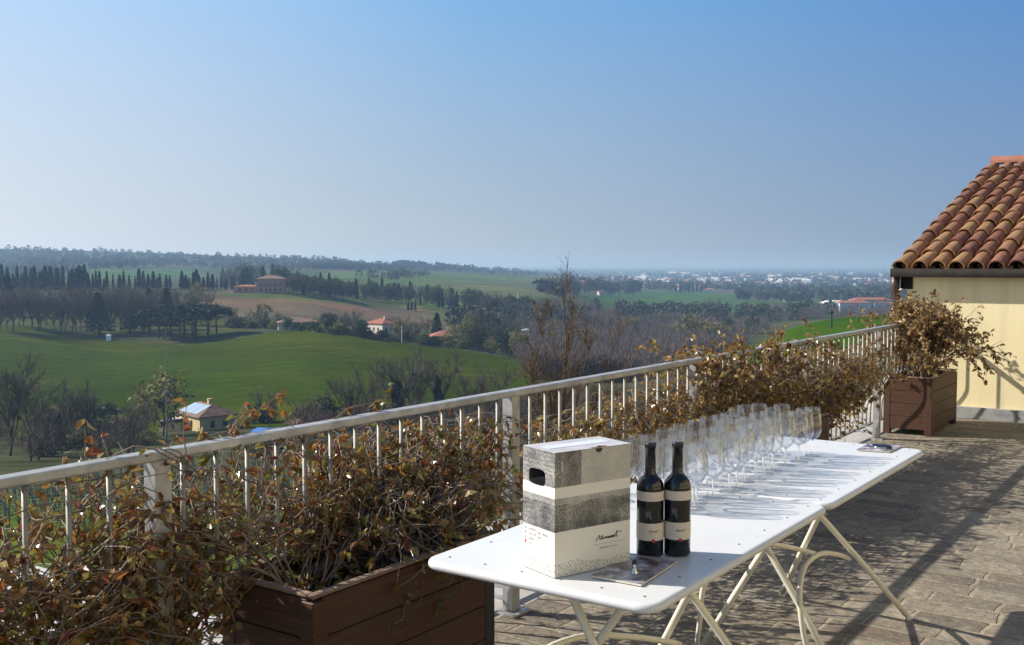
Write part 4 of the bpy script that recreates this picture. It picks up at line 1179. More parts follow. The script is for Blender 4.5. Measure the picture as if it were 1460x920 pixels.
def mk_proto():
    rs = np.random.default_rng(5)
    for vi in range(3):   # cypress, unit height 12
        r = thing('cypress_tree', 'x', 'cypress'); h = 12
        mb = MB(); mb.tube([(0,0,-.5),(0,0,1.6),(0,0,8)], [.22,.18,.05], 6); mb.build('trunk', M['bark'], r)
        zz = rs.beta(1.15,1.35,1500)*11.2+.7
        f = (zz-.7)/11.3; R = 1.25*np.minimum(1, f*5+.45)*np.power(np.maximum(0,1-f), .55)*(1+.18*np.sin(zz*2.3+vi))
        a_ = rs.uniform(0,2*PI,1500); rr = R*np.sqrt(rs.uniform(.25,1,1500))
        V = quads(np.stack([rr*np.cos(a_), rr*np.sin(a_), zz],1), .26, rs)
        mb = MB(); mb.np_quads(V); mb.build('crown', M['cypress'], r); reg(f'cypress{vi}', r)
    for vi in range(4):   # bare broadleaf, height 16
        r = thing('bare_tree', 'x', 'tree')
        T, W = ribbon_tree(rs, 16, 5.2 if vi < 3 else 3.5, .26, 7, 1500, .035, fork=.3)
        T.build('trunk', M['bark'], r); mb = MB(); mb.np_quads(W); mb.build('crown', M['twig_brown'] if vi % 2 == 0 else M['twig_grey'], r); reg(f'bare{vi}', r)
    for vi in range(2):   # fir / cedar, height 15
        r = thing('conifer_tree', 'x', 'conifer'); h = 15
        mb = MB(); mb.tube([(0,0,-.5),(0,0,6),(0,0,14.6)], [.3,.2,.04], 6); mb.build('trunk', M['bark'], r)
        cs = []
        for k in range(1300):
            lev = rs.integers(0, 12); z0 = 2.2 + lev*1.05; R = (4.3 if vi == 0 else 3.0)*(1-lev/12.5)**.8
            rr = R*math.sqrt(rs.uniform(0.05,1)); th = rs.uniform(0,2*PI); th = round(th*7/(2*PI)+lev*.4)/7*2*PI + rs.normal()*.16
            cs.append((rr*math.cos(th), rr*math.sin(th), z0 - rr*.16 + rs.normal()*.16))
        mb = MB(); mb.np_quads(quads(np.array(cs), .34, rs)); mb.build('crown', M['conifer'], r); reg(f'fir{vi}', r)
    for vi in range(2):   # umbrella pine, height 11
        r = thing('umbrella_pine', 'x', 'pine')
        mb = MB(); mb.tube([(0,0,-.5),(.2,0,3),(0,.1,6.5)], [.3,.24,.16], 7)
        for k in range(6):
            a_ = k*PI/3+vi; mb.tube([(0,.1,6),(1.2*math.cos(a_),1.2*math.sin(a_),7.2),(2.8*math.cos(a_),2.8*math.sin(a_),8.4)], [.13,.1,.05], 5)
        mb.build('trunk', M['bark'], r)
        def fn():
            rr = 4.3*math.sqrt(rs.uniform(0,1)); th = rs.uniform(0,2*PI); return (rr*math.cos(th), rr*math.sin(th), 8.2+2.4*math.sqrt(max(0,1-(rr/4.6)**2))*rs.uniform(.35,1))
        mb = MB(); mb.np_quads(quads(clumps(rs, 70, fn, 1700, .42), .24, rs)); mb.build('crown', M['pine'], r); reg(f'pine{vi}', r)
    for key, matn, n_, nm, cat in (('ever','evergreen',1500,'evergreen_tree','tree'),('olive','olive',850,'leafing_tree','tree'),('pale','pale_leaf',800,'pale_tree','tree')):
        for vi in range(2):   # rounded crowns, height 10
            r = thing(nm, 'x', cat)
            T, W = ribbon_tree(rs, 9.5, 3.6, .2, 6, 200, .03, fork=.28); T.build('trunk', M['bark'], r)
            def fn():
                while True:
                    p = rs.uniform(-1,1,3)
                    if .3 < np.linalg.norm(p) < 1: break
                return (p[0]*3.6, p[1]*3.6, 6+p[2]*3.9+.4*math.sin(p[0]*9))
            mb = MB(); mb.np_quads(quads(clumps(rs, 60, fn, n_, .5), .24, rs)); mb.build('crown', M[matn], r); reg(f'{key}{vi}', r)
    for vi in range(2):   # bushes, height 3
        r = thing('round_shrub', 'x', 'shrub')
        mb = MB()
        for k in range(5):
            a_ = k*1.3; mb.tube([(0,0,-.2),(.5*math.cos(a_),.5*math.sin(a_),1.1),(1.1*math.cos(a_),1.1*math.sin(a_),2.0)], [.06,.045,.02], 5)
        mb.build('stems', M['bark'], r)
        def fn():
            a_ = rs.uniform(0,2*PI); e = math.sqrt(rs.uniform(.1,1)); z_ = rs.uniform(0,1)
            return (1.7*e*math.cos(a_)*math.sqrt(1-z_*z_*.8), 1.7*e*math.sin(a_)*math.sqrt(1-z_*z_*.8), .3+2.5*z_)
        mb = MB(); mb.np_quads(quads(clumps(rs, 40, fn, 700, .25), .15, rs)); mb.build('crown', M['hedge' if vi == 0 else 'olive'], r); reg(f'bush{vi}', r)
    for vi in range(2):   # ivy clad bare tree, height 15
        r = thing('ivy_clad_tree', 'x', 'tree')
        T, W = ribbon_tree(rs, 15, 5.0, .3, 6, 1400, .028, fork=.38); T.build('trunk', M['bark'], r)
        mb = MB(); mb.np_quads(W); mb.build('crown', M['twig_grey'], r)
        zz = rs.uniform(0,8.5,1500); R = 1.25*np.power(1-zz/9.2,.6)+.25; th = rs.uniform(0,2*PI,1500); rr = R*np.sqrt(rs.uniform(.1,1,1500))*(1+.3*np.sin(zz*2+th))
        ce = np.stack([rr*np.cos(th)+ .12*zz*(.3 if vi else -.2), rr*np.sin(th), zz],1)
        mb = MB(); mb.np_quads(quads(ce, .2, rs)); mb.build('ivy', M['ivy'], r); reg(f'ivy{vi}', r)
mk_proto()
USED = set()
HT = dict(cypress=12, bare=15.5, fir=15, pine=11, ever=10, olive=10, pale=10, bush=3, ivy=14.5)
rgt = random.Random(17)
def put(kind, px, py, hpx, label, group=None, wide=1., ymin=25):
    """a tree whose foot stands on the terrain at this bearing"""
    fam = kind.rstrip('0123456789')
    ks = [k for k in PROTO if k.rstrip('0123456789') == fam] if kind == fam else [kind]
    key = rgt.choice(ks)
    p = hit(px, py, ymin)
    h = hpx*p.y/F
    src = PROTO[key]
    if key in USED: o = copy_tree(src)
    else: o = src; USED.add(key)
    o.location = p - Vector((0,0,.05)); o.rotation_euler.z = rgt.uniform(0,6.28)
    s = h/HT[fam]; w = s*wide*rgt.uniform(.9,1.12); o.scale = (w, w, s)
    o['label'] = label
    if group: o['group'] = group
    elif 'group' in o: del o['group']
    return o
# long cypress row on the ridge
G = 'cypresses in the long row along the left ridge'; Lb = 'tall dark cypress in the long row along the ridge'
x = -4
while x < 352:
    if not (155 < x < 160 or 244 < x < 252):
        put('cypress', x, 413+rgt.uniform(-.8,.8), (33 if x < 130 else 26)*rgt.uniform(.62,1.15), Lb, G, rgt.uniform(.85,1.7), 520)
    x += rgt.uniform(3.4, 9.5)
# bare wood at the top of the green field
G = 'bare trees in the wood at the top of the green field'; Lb = 'leafless brown tree in the wood above the green field'
for x in np.arange(-6, 222, 8.2):
    put('bare', x+rgt.uniform(-4,4), 471 + x*.025 + rgt.uniform(-6,3), rgt.uniform(48,68), Lb, G, 1.0, 380)
for x in np.arange(0, 300, 17):
    put('bare', x+rgt.uniform(-5,5), 462+rgt.uniform(-4,3), rgt.uniform(42,56), Lb, G, 1.1, 430)
put('cypress', 11, 452, 60, 'single thick dark cypress at the far left among bare trees', None, 1.6, 400)
put('fir0', 141, 478, 64, 'broad dark fir standing alone left of the white hut', None, 1, 380)
put('fir1', 213, 470, 62, 'narrow dark fir left of the umbrella pines', None, 1, 380)
put('fir0', 238, 470, 62, 'tall dark cedar rising behind the umbrella pines', None, .95, 380)
put('fir1', 186, 474, 50, 'shorter dark fir in the middle of the bare wood', None, 1.2, 380)
put('ever', 205, 477, 40, 'dark round evergreen left of the umbrella pines', None, 1.1, 380)
for x, y, h, w in ((226,482,42,1.2),(244,482,44,1.3),(262,481,42,1.35),(280,480,46,1.4),(296,478,44,1.35),(309,476,36,1.2),(235,486,36,1.15),(256,485,36,1.3),(274,484,37,1.3)):
    put('pine', x, y, h, 'dark umbrella pine in the clump at the field corner', 'umbrella pines at the field corner', w*1.3, 380)
put('pale', 284, 450, 46, 'tall pale brownish tree behind the umbrella pines', None, .8, 400)
put('olive', 331, 464, 24, 'small yellow green tree right of the umbrella pines', None, 1, 400)
put('olive', 376, 466, 32, 'bright yellow green tree left of the low villa', None, 1, 400)
put('olive', 397, 467, 22, 'short yellow green tree next to the low villa', None, 1, 400)
# hedges and trees round the villas
G = 'shrubs and hedges round the villas'
for x in np.arange(332, 780, 6.5):
    y = 470 + max(0,(x-420))*.105 + rgt.uniform(-2,3)
    if x < 420: y = 468+rgt.uniform(-2,2)
    put('bush', x, y, rgt.uniform(8,15), 'green garden shrub in the hedge above the green field', G, 1.3, 380)
G = 'garden trees round the villas'
for x, y, h, k in ((345,468,20,'bare'),(360,467,26,'bare'),(410,472,20,'ever'),(468,474,28,'ever'),(480,472,24,'bare'),(492,478,30,'bare'),(505,480,40,'bare'),(515,482,26,'ever'),(570,486,30,'pale'),(580,486,34,'bare'),(595,488,30,'bare'),
    (655,495,38,'pale'),(668,498,40,'olive'),(680,500,44,'bare'),(694,502,40,'ever'),(705,505,46,'bare'),(716,507,42,'ever'),(728,508,38,'bare'),(640,492,20,'olive'),(700,508,26,'olive'),(690,472,30,'bare'),(740,512,44,'pale'),(755,516,40,'bare'),(735,480,30,'bare'),(770,500,40,'bare'),(790,505,38,'pale'),(560,470,20,'bare'),(608,480,28,'bare'),(672,478,34,'olive')):
    lab = {'bare':'leafless tree in the villa gardens','ever':'dark evergreen tree in the villa gardens','pale':'pale leafing tree in the villa gardens','olive':'yellow green leafing tree in the villa gardens'}[k]
    put(k, x, y, h, lab, 'garden trees round the villas: '+k, 1.1, 380)
put('fir1', 623, 484, 40, 'dark conifer behind the pyramid roofed cottage', None, 1.2, 380)
for x in (582, 587, 592): put('cypress', x, 443, 13, 'small dark cypress beside the hillside fields', 'three small cypresses on the hillside', 1.5, 480)
# wooded ridge beyond the villas
G = 'trees on the ridge around the big red house'
for row in range(2):
    for x in np.arange(350, 800, 7.6):
        yb = float(np.interp(x, [350,400,480,560,640,700,780], [414,419,425,429,440,447,456])) - row*5 + rgt.uniform(-1.5,2)
        if 340 < x < 412 and row == 0: continue
        k = rgt.choices(['ever','bare','cypress','fir'], [.5,.3,.14,.06] if x < 560 else [.25,.5,.2,.05])[0]
        h = (rgt.uniform(22,34) if x < 480 else rgt.uniform(17,27))*(1.1 if k == 'cypress' else 1)
        lab = {'bare':'leafless tree in the belt along the middle ridge','ever':'dark round tree in the belt along the middle ridge','cypress':'dark cypress in the belt along the middle ridge','fir':'dark pointed conifer in the belt along the middle ridge'}[k]
        put(k, x+rgt.uniform(-3,3), yb, h, lab, 'ridge belt trees: '+k, 1.15, 520)
for x in np.arange(318, 366, 8): put(rgt.choice(['ever','cypress','bare']), x, 411, rgt.uniform(20,30), 'dark tree left of the big red house', 'trees left of the big red house', 1.1, 520)
put('fir0', 352, 413, 34, 'tall cedar rising just left of the big red house', None, 1.0, 520)
for x in np.arange(812, 905, 7): put(rgt.choice(['ever','bare','ever']), x, 421+rgt.uniform(-2,2), rgt.uniform(16,25), 'dark tree on the crest left of the green meadow', 'trees on the crest left of the green meadow', 1.3, 900)
for x in np.arange(958, 1012, 6): put(rgt.choice(['cypress','ever']), x, 417+rgt.uniform(-1,1), rgt.uniform(10,16), 'small dark tree above the green meadow', 'small trees above the green meadow', 1.6, 1200)
for x in np.arange(1056, 1138, 5.2): put(rgt.choice(['ever','bare','ever']), x, 427+rgt.uniform(-3,3)+(x-1056)*.06, rgt.uniform(12,19), 'dark tree in the hamlet right of the meadow', 'trees in the hamlet right of the meadow', 1.3, 1000)
put('pale0', 985, 492, 44, 'large rounded pale willow above the railing', None, 1.35, 400)
put('pale1', 1022, 494, 38, 'smaller pale willow to the right of the large willow', None, 1.4, 400)
G = 'mixed trees standing in the brown woodland'
for i in range(34):
    x = rgt.uniform(775, 1075); y = rgt.uniform(455, 520) - max(0, x-960)*.3
    k = rgt.choice(['olive','pale','ever','pale','bare']); lab = {'bare':'leafless tree standing among the brown woodland','ever':'dark evergreen standing among the brown woodland','pale':'pale leafing tree standing among the brown woodland','olive':'yellow green tree standing among the brown woodland'}[k]
    put(k, x, y, rgt.uniform(16,30), lab, G+': '+k, 1.2, 400)
# bare trees in the valley bottom
for x, y, h, k, lab in ((14,650,150,'bare','tall bare tree at the extreme left edge of the valley'),(40,640,110,'bare','grey bare tree behind the far left bars'),(97,636,92,'bare3','slim bare tree left of its twin below the field'),(123,636,94,'bare3','slim bare tree with a forked crown below the field'),
    (84,640,56,'fir1','dark bushy conifer beside the two slim bare trees'),(62,642,50,'ever','dark round evergreen left of the bushy conifer'),(232,622,92,'pale','wide pale tree behind the thin pole and solar house'),(205,630,60,'bare','low bare tree left of the solar house'),
    (385,612,60,'bare','small bare tree right of the solar house'),(498,622,100,'ivy','left ivy clad tree below the green field'),(566,612,120,'ivy','tall ivy clad tree in the middle of the three'),(624,602,108,'ivy','right ivy clad tree leaning above the handrail'),(594,606,96,'bare3','slim bare tree between two ivy clad trees'),
    (462,625,62,'ever','dark evergreen bush next to the small yellow cottage'),(530,620,84,'bare','bare tree between the ivy clad trees on the left'),(665,600,70,'bare','low bare tree right of the ivy clad trees'),(700,600,80,'bare','bare tree behind the second railing post'),(440,628,70,'bare','bare tree above the small yellow cottage')):
    put(k, x, y, h, lab, None, 1.0, 120)
G = 'scrubby bushes along the valley bottom'
for i in range(60):
    x = rgt.uniform(-20, 760)
    if 215 < x < 345: continue
    put('bush', x, rgt.uniform(598,655) - max(0,(x-450))*.05, rgt.uniform(12,28), 'scrubby green and brown bush along the valley bottom', G, 1.5, 110)

# bare tree close behind the railing
rs = np.random.default_rng(21); rng = random.Random(44)
base = hit(800, 700, 25); nx_, ny_ = at_y(797, 640, 27).x, 27.0
nz = float(HS(nx_, ny_))
r = thing('bare_tree', 'tall many stemmed bare tree with budding twigs just behind the railing', 'tree', (nx_, ny_, nz))
T = MB(); TWS = []; tops = []
Ht = CAMZ - nz + .1
T.tube([(0,0,-.5),(.03,0,Ht*.2),(.0,.03,Ht*.40),(0,.03,Ht*.54)], [.15,.12,.09,.05], 8)
mains = [(797,398,.05),(768,455,.042),(826,418,.045),(860,425,.042),(742,480,.035),(813,392,.042),(890,462,.038),(780,428,.036),(846,470,.034),(758,520,.03),(873,515,.03),(905,500,.03)]
for (px, py, r0) in mains:
    tp = at_y(px, py, 27) - Vector((nx_, ny_, nz)); tp.y = rng.uniform(-1.1,1.1)
    p0 = Vector((0,.03,Ht*(rng.uniform(.38,.52) if abs(tp.x) < .8 else rng.uniform(.24,.36)))); n = 14; pts = []; off = Vector()
    for k in range(n+1):
        f = k/n; off += rv(rng)*.045
        q = p0.lerp(tp, f); bow = math.sin(PI*f)*-.16*(1 if tp.x > 0 else -1)*min(1, abs(tp.x)*.8)
        pts.append(q + Vector((bow, 0, -.05*math.sin(PI*f))) + off*min(1,2*f))
    T.tube(pts, [r0*.72*(1-.86*(k/n))+.004 for k in range(n+1)], 7, cap=False)
    for i in range(17):
        k = rng.randint(3, n-1); p = pts[k]; d = ((pts[k+1]-pts[k]).normalized()*.9 + rv(rng)*.65 + Vector((0,0,.3))).normalized()
        L = rng.uniform(.4,1.2)*(1.15-.55*k/n); q = p.copy(); pp = [p]
        for j in range(5):
            d = (d + rv(rng)*.15 + Vector((0,0,.06))).normalized(); q = q + d*L/5; pp.append(q.copy()); tops.append((q.copy(), d.copy()))
        T.tube(pp, [.010*(1-.75*j/5)*(1.1-.5*k/n)+.002 for j in range(6)], 5, cap=False)
TW2 = MB()
for i in range(2300):
    p, d = rng.choice(tops); d = (d*.8 + rv(rng)*.8 + Vector((0,0,.2))).normalized(); L = rng.uniform(.12,.5)
    TW2.tube([p, p+d*L*.5+rv(rng)*.02, p+d*L], [.0042,.0032,.002], 3, cap=False)
    for j in range(3):
        q = p + d*L*rng.uniform(.3,1); 
        leaf_geo(TW2, q, (d+rv(rng)).normalized(), rv(rng), rng.uniform(.02,.05), .018, .003, .002)
T.build('trunk', M['bark_near'], r, smooth=True); TW2.build('crown', M['twig_near'], r)

# vineyard rows below the terrace
mbp = MB()
rowL = 70
for k in range(18):
    mbp.box(-.04+k*4, .04+k*4, -.04, .04, -.3, 1.7)
for z_ in (.7,1.1,1.5): mbp.tube([(0,0,z_),(rowL-2,0,z_)], .006, 4)
mbv = MB(); rng = random.Random(3)
for k in range(68):
    x0 = k*1.0+.5
    mbv.tube([(x0,0,-.1),(x0+.05,.03,.4),(x0,0,.75)], [.035,.03,.025], 5)
    for j in range(5):
        d = Vector((rng.uniform(-.7,.7), rng.uniform(-.2,.2), rng.uniform(.5,1))); mbv.tube([(x0,0,.72),(x0+d.x*.4,d.y*.4,.72+d.z*.45),(x0+d.x*.8,d.y*.7,.72+d.z*.75)], [.012,.009,.005], 3)
vr = thing('vine_row', 'row of bare vines on posts and wires on the slope below the railing', 'vine row', group='vine rows on the slope below the terrace')
mbp.build('trellis', M['pole'], vr); mbv.build('vines', M['bark'], vr)
CH[vr.name] = list(vr.children)
for i in range(16):
    y = 44 + i*3.4 + .02*i*i
    q = vr if i == 0 else copy_tree(vr)
    a0 = Vector((-.62*y-6, y, 0)); z0 = float(HS(a0.x, a0.y)); z1 = float(HS(a0.x+rowL, a0.y))
    q.location = (a0.x, a0.y, z0); q.rotation_euler = (0, -math.atan2(z1-z0, rowL), 0)

# ================================================================== BUILDINGS IN THE VALLEY
def villa(name, label, loc, rz, W, D, Hw, Hr, wall, roof, wins=3, chim=True, solar=False, ov=.5, group=None, cat='house', ridge=.35):
    r = thing(name, label, cat, loc, rz, group)
    mb = MB(); mb.box(-W/2, W/2, -D/2, D/2, -2.5, Hw); mb.build('wall', wall, r)
    a, b_ = W/2+ov, D/2+ov; rl = W*ridge
    mb = MB(); e = Hw+.003
    mb.add([(-a,-b_,e),(a,-b_,e),(a,b_,e),(-a,b_,e),(-rl/2,0,e+Hr),(rl/2,0,e+Hr),(-a,-b_,e+.18),(a,-b_,e+.18),(a,b_,e+.18),(-a,b_,e+.18)],
           [(3,2,1,0),(0,1,7,6),(1,2,8,7),(2,3,9,8),(3,0,6,9),(6,7,5,4),(7,8,5),(8,9,4,5),(9,6,4)])
    rf = mb.build('roof', roof, r)
    if chim:
        mb = MB(); mb.box(W*.12, W*.12+.7, -.35, .35, Hw+Hr*.5, Hw+Hr+.9); mb.box(W*.12-.1, W*.12+.8, -.45, .45, Hw+Hr+.903, Hw+Hr+1.05)
        mb.build('chimney', wall, rf)
    nfl = max(1, int(Hw//2.8))
    for fl in range(nfl):
        for sgn, ax, span in ((-1,'y',W),(1,'y',W),(-1,'x',D),(1,'x',D)):
            for k in range(wins):
                u = (k+1)/(wins+1)*span-span/2; z0 = fl*2.9+1.0
                mb = MB()
                if ax == 'y':
                    y = sgn*D/2; mb.box(u-.5, u+.5, y-.04, y+.04, z0, z0+1.4)
                else:
                    x = sgn*W/2; mb.box(x-.04, x+.04, u-.5, u+.5, z0, z0+1.4)
                mb.build('window', M['window'], r)
    if solar:
        # panels on the -y slope
        el0 = Vector((0,-b_,e+.18)); el1 = Vector((0,0,e+Hr)); up = el1-el0; s = Vector((1,0,0)); nrm = s.cross(up).normalized()
        for k in range(3):
            c0 = el0 + up*.16 + nrm*.09 + s*(k-1)*2.75; c1 = el0 + up*.86 + nrm*.09 + s*(k-1)*2.55
            q = [c0-s*1.3, c0+s*1.3, c1+s*1.2, c1-s*1.2]; mb = MB()
            mb.add(q + [v-nrm*.06 for v in q], [(0,1,2,3),(7,6,5,4),(0,4,5,1),(1,5,6,2),(2,6,7,3),(3,7,4,0)])
            mb.build('solar_panel', M['solar'], rf)
    return r
def ground(px, py, ymin=120): return hit(px, py, ymin)
p = ground(294, 611, 150)
villa('farmhouse', 'brown roofed yellow house with solar panels on its left roof slope', p + Vector((0,0,0)), math.radians(-48), 12, 8.6, 3.3, 2.3, M['render_y'], M['tile_brown'], 2, True, True, ridge=.5)
p2 = ground(254, 613, 150)
r = thing('lean_to', 'pale metal roofed outbuilding left of the solar house', 'outbuilding', p2, math.radians(-18))
mb = MB(); mb.box(-2.6, 2.6, -3, 3, -2, 2.1); mb.build('wall', M['render_y'], r)
mb = MB(); mb.add([(-3,-3.4,2.0),(3,-3.4,2.9),(3,3.4,2.9),(-3,3.4,2.0),(-3,-3.4,2.12),(3,-3.4,3.02),(3,3.4,3.02),(-3,3.4,2.12)],[(3,2,1,0),(4,5,6,7),(0,1,5,4),(1,2,6,5),(2,3,7,6),(3,0,4,7)])
mb.build('roof', simple('blue_grey_sheet', (.42,.46,.52), .3, .2, .5, 1, .1), r)
p = ground(443, 622, 150)
villa('cottage', 'small yellow cottage half hidden by dark bushes', p, .3, 6, 6, 2.6, 1.3, M['render_y'], M['tile_brown'], 1, False)
p = ground(402, 619, 150)
r = thing('pool', 'bright blue covered swimming pool beside the solar house', 'pool', p)
mb = MB(); mb.box(-5.5, 5.5, -2.4, 2.4, -1, .75); mb.build('pool_wall', M['greywhite'], r)
mb = MB(); mb.box(-5.7, 5.7, -2.6, 2.6, .753, .85); mb.build('cover', M['tarp'], r)
villa('villa', 'long low villa with a brown tiled roof and pale gables', ground(425,469,380), .25, 17, 10, 2.8, 2.2, M['render_w'], M['tile_brown'], 4)
villa('villa', 'red roofed villa with white walls in the middle of the valley', ground(545,478,380)+Vector((0,0,1.0)), -.75, 11, 9, 4.0, 2.0, M['render_w'], M['tile_far'], 3)
villa('cottage', 'low cottage with a red pyramid roof by the dark conifer', ground(633,488,380), .2, 11, 10, 2.6, 2.4, M['render_w'], M['tile_far'], 2, ridge=.05)
villa('villa', 'wide red roofed house behind the budding bare tree', ground(781,474,400), .1, 20, 9, 3, 1.8, M['render_p'], M['tile_far'], 4)
villa('villa', 'pale house with a grey roof left of the budding tree', ground(757,478,400), -.2, 9, 8, 2.8, 1.4, M['render_w'], M['greywhite'], 2)
villa('manor', 'big reddish manor house on the wooded ridge', ground(387,417,520), .15, 17, 11, 8.2, 2.2, M['render_p'], M['tile_brown'], 5)
villa('annex', 'low pink annex left of the big manor house', ground(352,417,520), .15, 15, 8, 3.4, 1.2, M['render_p'], M['tile_far'], 3, False)
villa('house', 'pale villa among dark trees left of the green meadow', ground(857,422,900), .3, 9, 9, 6, 2, M['render_w'], M['tile_far'], 2)
villa('house', 'white house with a red roof on the skyline of the meadow', ground(1011,418,1200), -.2, 18, 12, 6.5, 3, M['render_w'], M['tile_far'], 3)
villa('house', 'small pink house in the woods under the meadow', ground(967,454,500), .3, 12, 9, 3, 2.4, M['render_p'], M['tile_far'], 2)
villa('house', 'brown roofed house left of the pale willow', ground(973,474,400), -.3, 10, 8, 3, 2.2, M['render_p'], M['tile_brown'], 2)
villa('house', 'tall pale house at the left end of the brown woods', ground(890,446,500), .2, 7, 8, 7, 2, M['render_w'], M['tile_far'], 1)
for x, y, lab in ((1066,424,'white house at the left of the hamlet'),(1090,421,'white house at the top of the hamlet'),(1124,430,'bright white house at the right of the hamlet'),(1056,421,'pink house at the edge of the hamlet')):
    villa('house', lab, ground(x, y, 1000), rgt.uniform(-.5,.5), 12, 10, 6, 2.2, M['render_w'], M['tile_far'], 2, False)
for x, w, lab in ((1215,30,'long red roofed block of flats in the town on the right'),(1240,36,'tall red roofed block of flats highest in the right hand town'),(1262,28,'red roofed block of flats beside the yellow house corner'),(1188,20,'grey roofed block at the left of the right hand town')):
    villa('apartment_block', lab, ground(x, 444, 700), .1, w, 14, 11 if x == 1240 else 8, 2.4, M['greywhite'], M['tile_far'] if x > 1190 else M['greywhite'], 6, False, cat='apartment block', ridge=.7)
# poles and hut
def pole(label, px, py, hpx, mat, rad, ymin, arm=False):
    p = ground(px, py, ymin); h = hpx*p.y/F
    r = thing('utility_pole', label, 'pole', p)
    mb = MB(); mb.tube([(0,0,-.5),(0,0,h)], [rad, rad*.7], 8); mb.build('shaft', mat, r)
    mb = MB(); mb.tube([(-.5,0,h-.5),(.5,0,h-.5)], rad*.5, 6); mb.tube([(0,0,h),(0,0,h+.25)], rad*.5, 6); mb.build('insulator_arm', mat, r)
pole('thin dark pole standing left of the solar house', 238, 628, 72, M['pole'], .16, 150)
pole('pale pole at the top edge of the green field', 573, 489, 24, M['pole_w'], .18, 380)
pole('thin pole in the field below the umbrella pines', 237, 530, 65, M['pole'], .1, 240)
pole('dark green pole on the bright green hill', 1185, 468, 26, M['pole_g'], .25, 150)
pole('pale pole on the wooded ridge right of centre', 738, 432, 14, M['pole_w'], .4, 600)
p = ground(155, 486, 380); r = thing('hut', 'tiny white hut at the edge of the green field', 'hut', p, .3)
mb = MB(); mb.box(-.9,.9,-.9,.9,-.5,2.0); mb.build('wall', M['white_roof'], r); mb = MB(); mb.add([(-1.1,-1.1,2.003),(1.1,-1.1,2.003),(1.1,1.1,2.003),(-1.1,1.1,2.003),(0,0,2.7)],[(3,2,1,0),(0,1,4),(1,2,4),(2,3,4),(3,0,4)]); mb.build('roof', M['greywhite'], r)

# town on the plain: sheds, flats and houses, copied from three prototypes
def town_proto(name, label, cat, W, D, Hh, wall, roof, kind):
    r = thing(name, label, cat)
    mb = MB(); mb.box(-W/2, W/2, -D/2, D/2, -6, Hh); mb.build('wall', wall, r)
    mb = MB()
    if kind == 'flat':
        mb.box(-W/2-.6, W/2+.6, -D/2-.6, D/2+.6, Hh+.003, Hh+1.2)
        for k in range(int(W//12)): mb.box(-W/2+k*12+2, -W/2+k*12+8, -D/2+3, D/2-3, Hh+1.203, Hh+2.4)
    else:
        e = Hh+.003; mb.add([(-W/2-.8,-D/2-.8,e),(W/2+.8,-D/2-.8,e),(W/2+.8,D/2+.8,e),(-W/2-.8,D/2+.8,e),(-W/2,0,e+3),(W/2,0,e+3)],[(3,2,1,0),(0,1,5,4),(2,3,4,5),(1,2,5),(3,0,4)])
    mb.build('roof', roof, r)
    mb = MB()
    for f in range(max(1, int(Hh//3.2))):
        mb.box(-W/2+1, W/2-1, -D/2-.06, -D/2-.003, f*3.2+1.2, f*3.2+2.5)
    mb.build('window_band', M['window'], r)
    CH[r.name] = list(r.children); return r
TP_ = [(town_proto('warehouse', 'long white warehouse on the hazy plain', 'warehouse', 90, 40, 9, M['white_roof'], M['white_roof'], 'flat'), 'white warehouses on the plain'),
       (town_proto('flats', 'pale block of flats on the hazy plain', 'apartment block', 28, 14, 15, M['greywhite'], M['white_roof'], 'flat'), 'pale blocks of flats on the plain'),
       (town_proto('plain_house', 'small pale house with a tiled roof on the hazy plain', 'house', 16, 11, 6, M['render_w'], M['tile_far'], 'gable'), 'small houses on the plain')]
usedp = [False]*3
def town(i, px, py, s=1, sx=1):
    p = ground(px, py, 1500); src, g = TP_[i]
    o = copy_tree(src) if usedp[i] else src; usedp[i] = True
    o.location = p; o.rotation_euler.z = rgt.uniform(-.95,-.5); o.scale = (s*sx, s, s); o['group'] = g
for x, y, s, sx in ((1107,402,1,.55),(1118,403.5,1,1.2),(1138,401,1,1),(1125,405,.9,.8),(1148,400,.8,.6),(1172,400,.8,.7),(1222,401,1,1),(1236,401.5,1,1.3),(1250,402,1,.8),(1262,403,.8,.6),(1004,399,.8,.9),(1020,400,.9,1.3),(1035,399,.8,.8),(1043,397,.7,.5),(962,390,1,1.2),(978,391,1,.7),(905,397,.7,1.1),(920,396,.7,.6),(1180,404,.6,.4),(1218,408,.6,.4),(1240,409,.6,.4),(968,404,.6,.6),(1068,400.5,.7,.6)):
    town(0, x, y, s*1.05, sx)
for i in range(46):
    x = rgt.uniform(840, 1275); town(1, x, rgt.triangular(388, 412, 400), rgt.uniform(.5,1), rgt.uniform(.6,1.2))
for i in range(70):
    x = rgt.uniform(820, 1275); town(2, x, rgt.triangular(390, 420, 405), rgt.uniform(.8,1.4), rgt.uniform(.8,1.4))

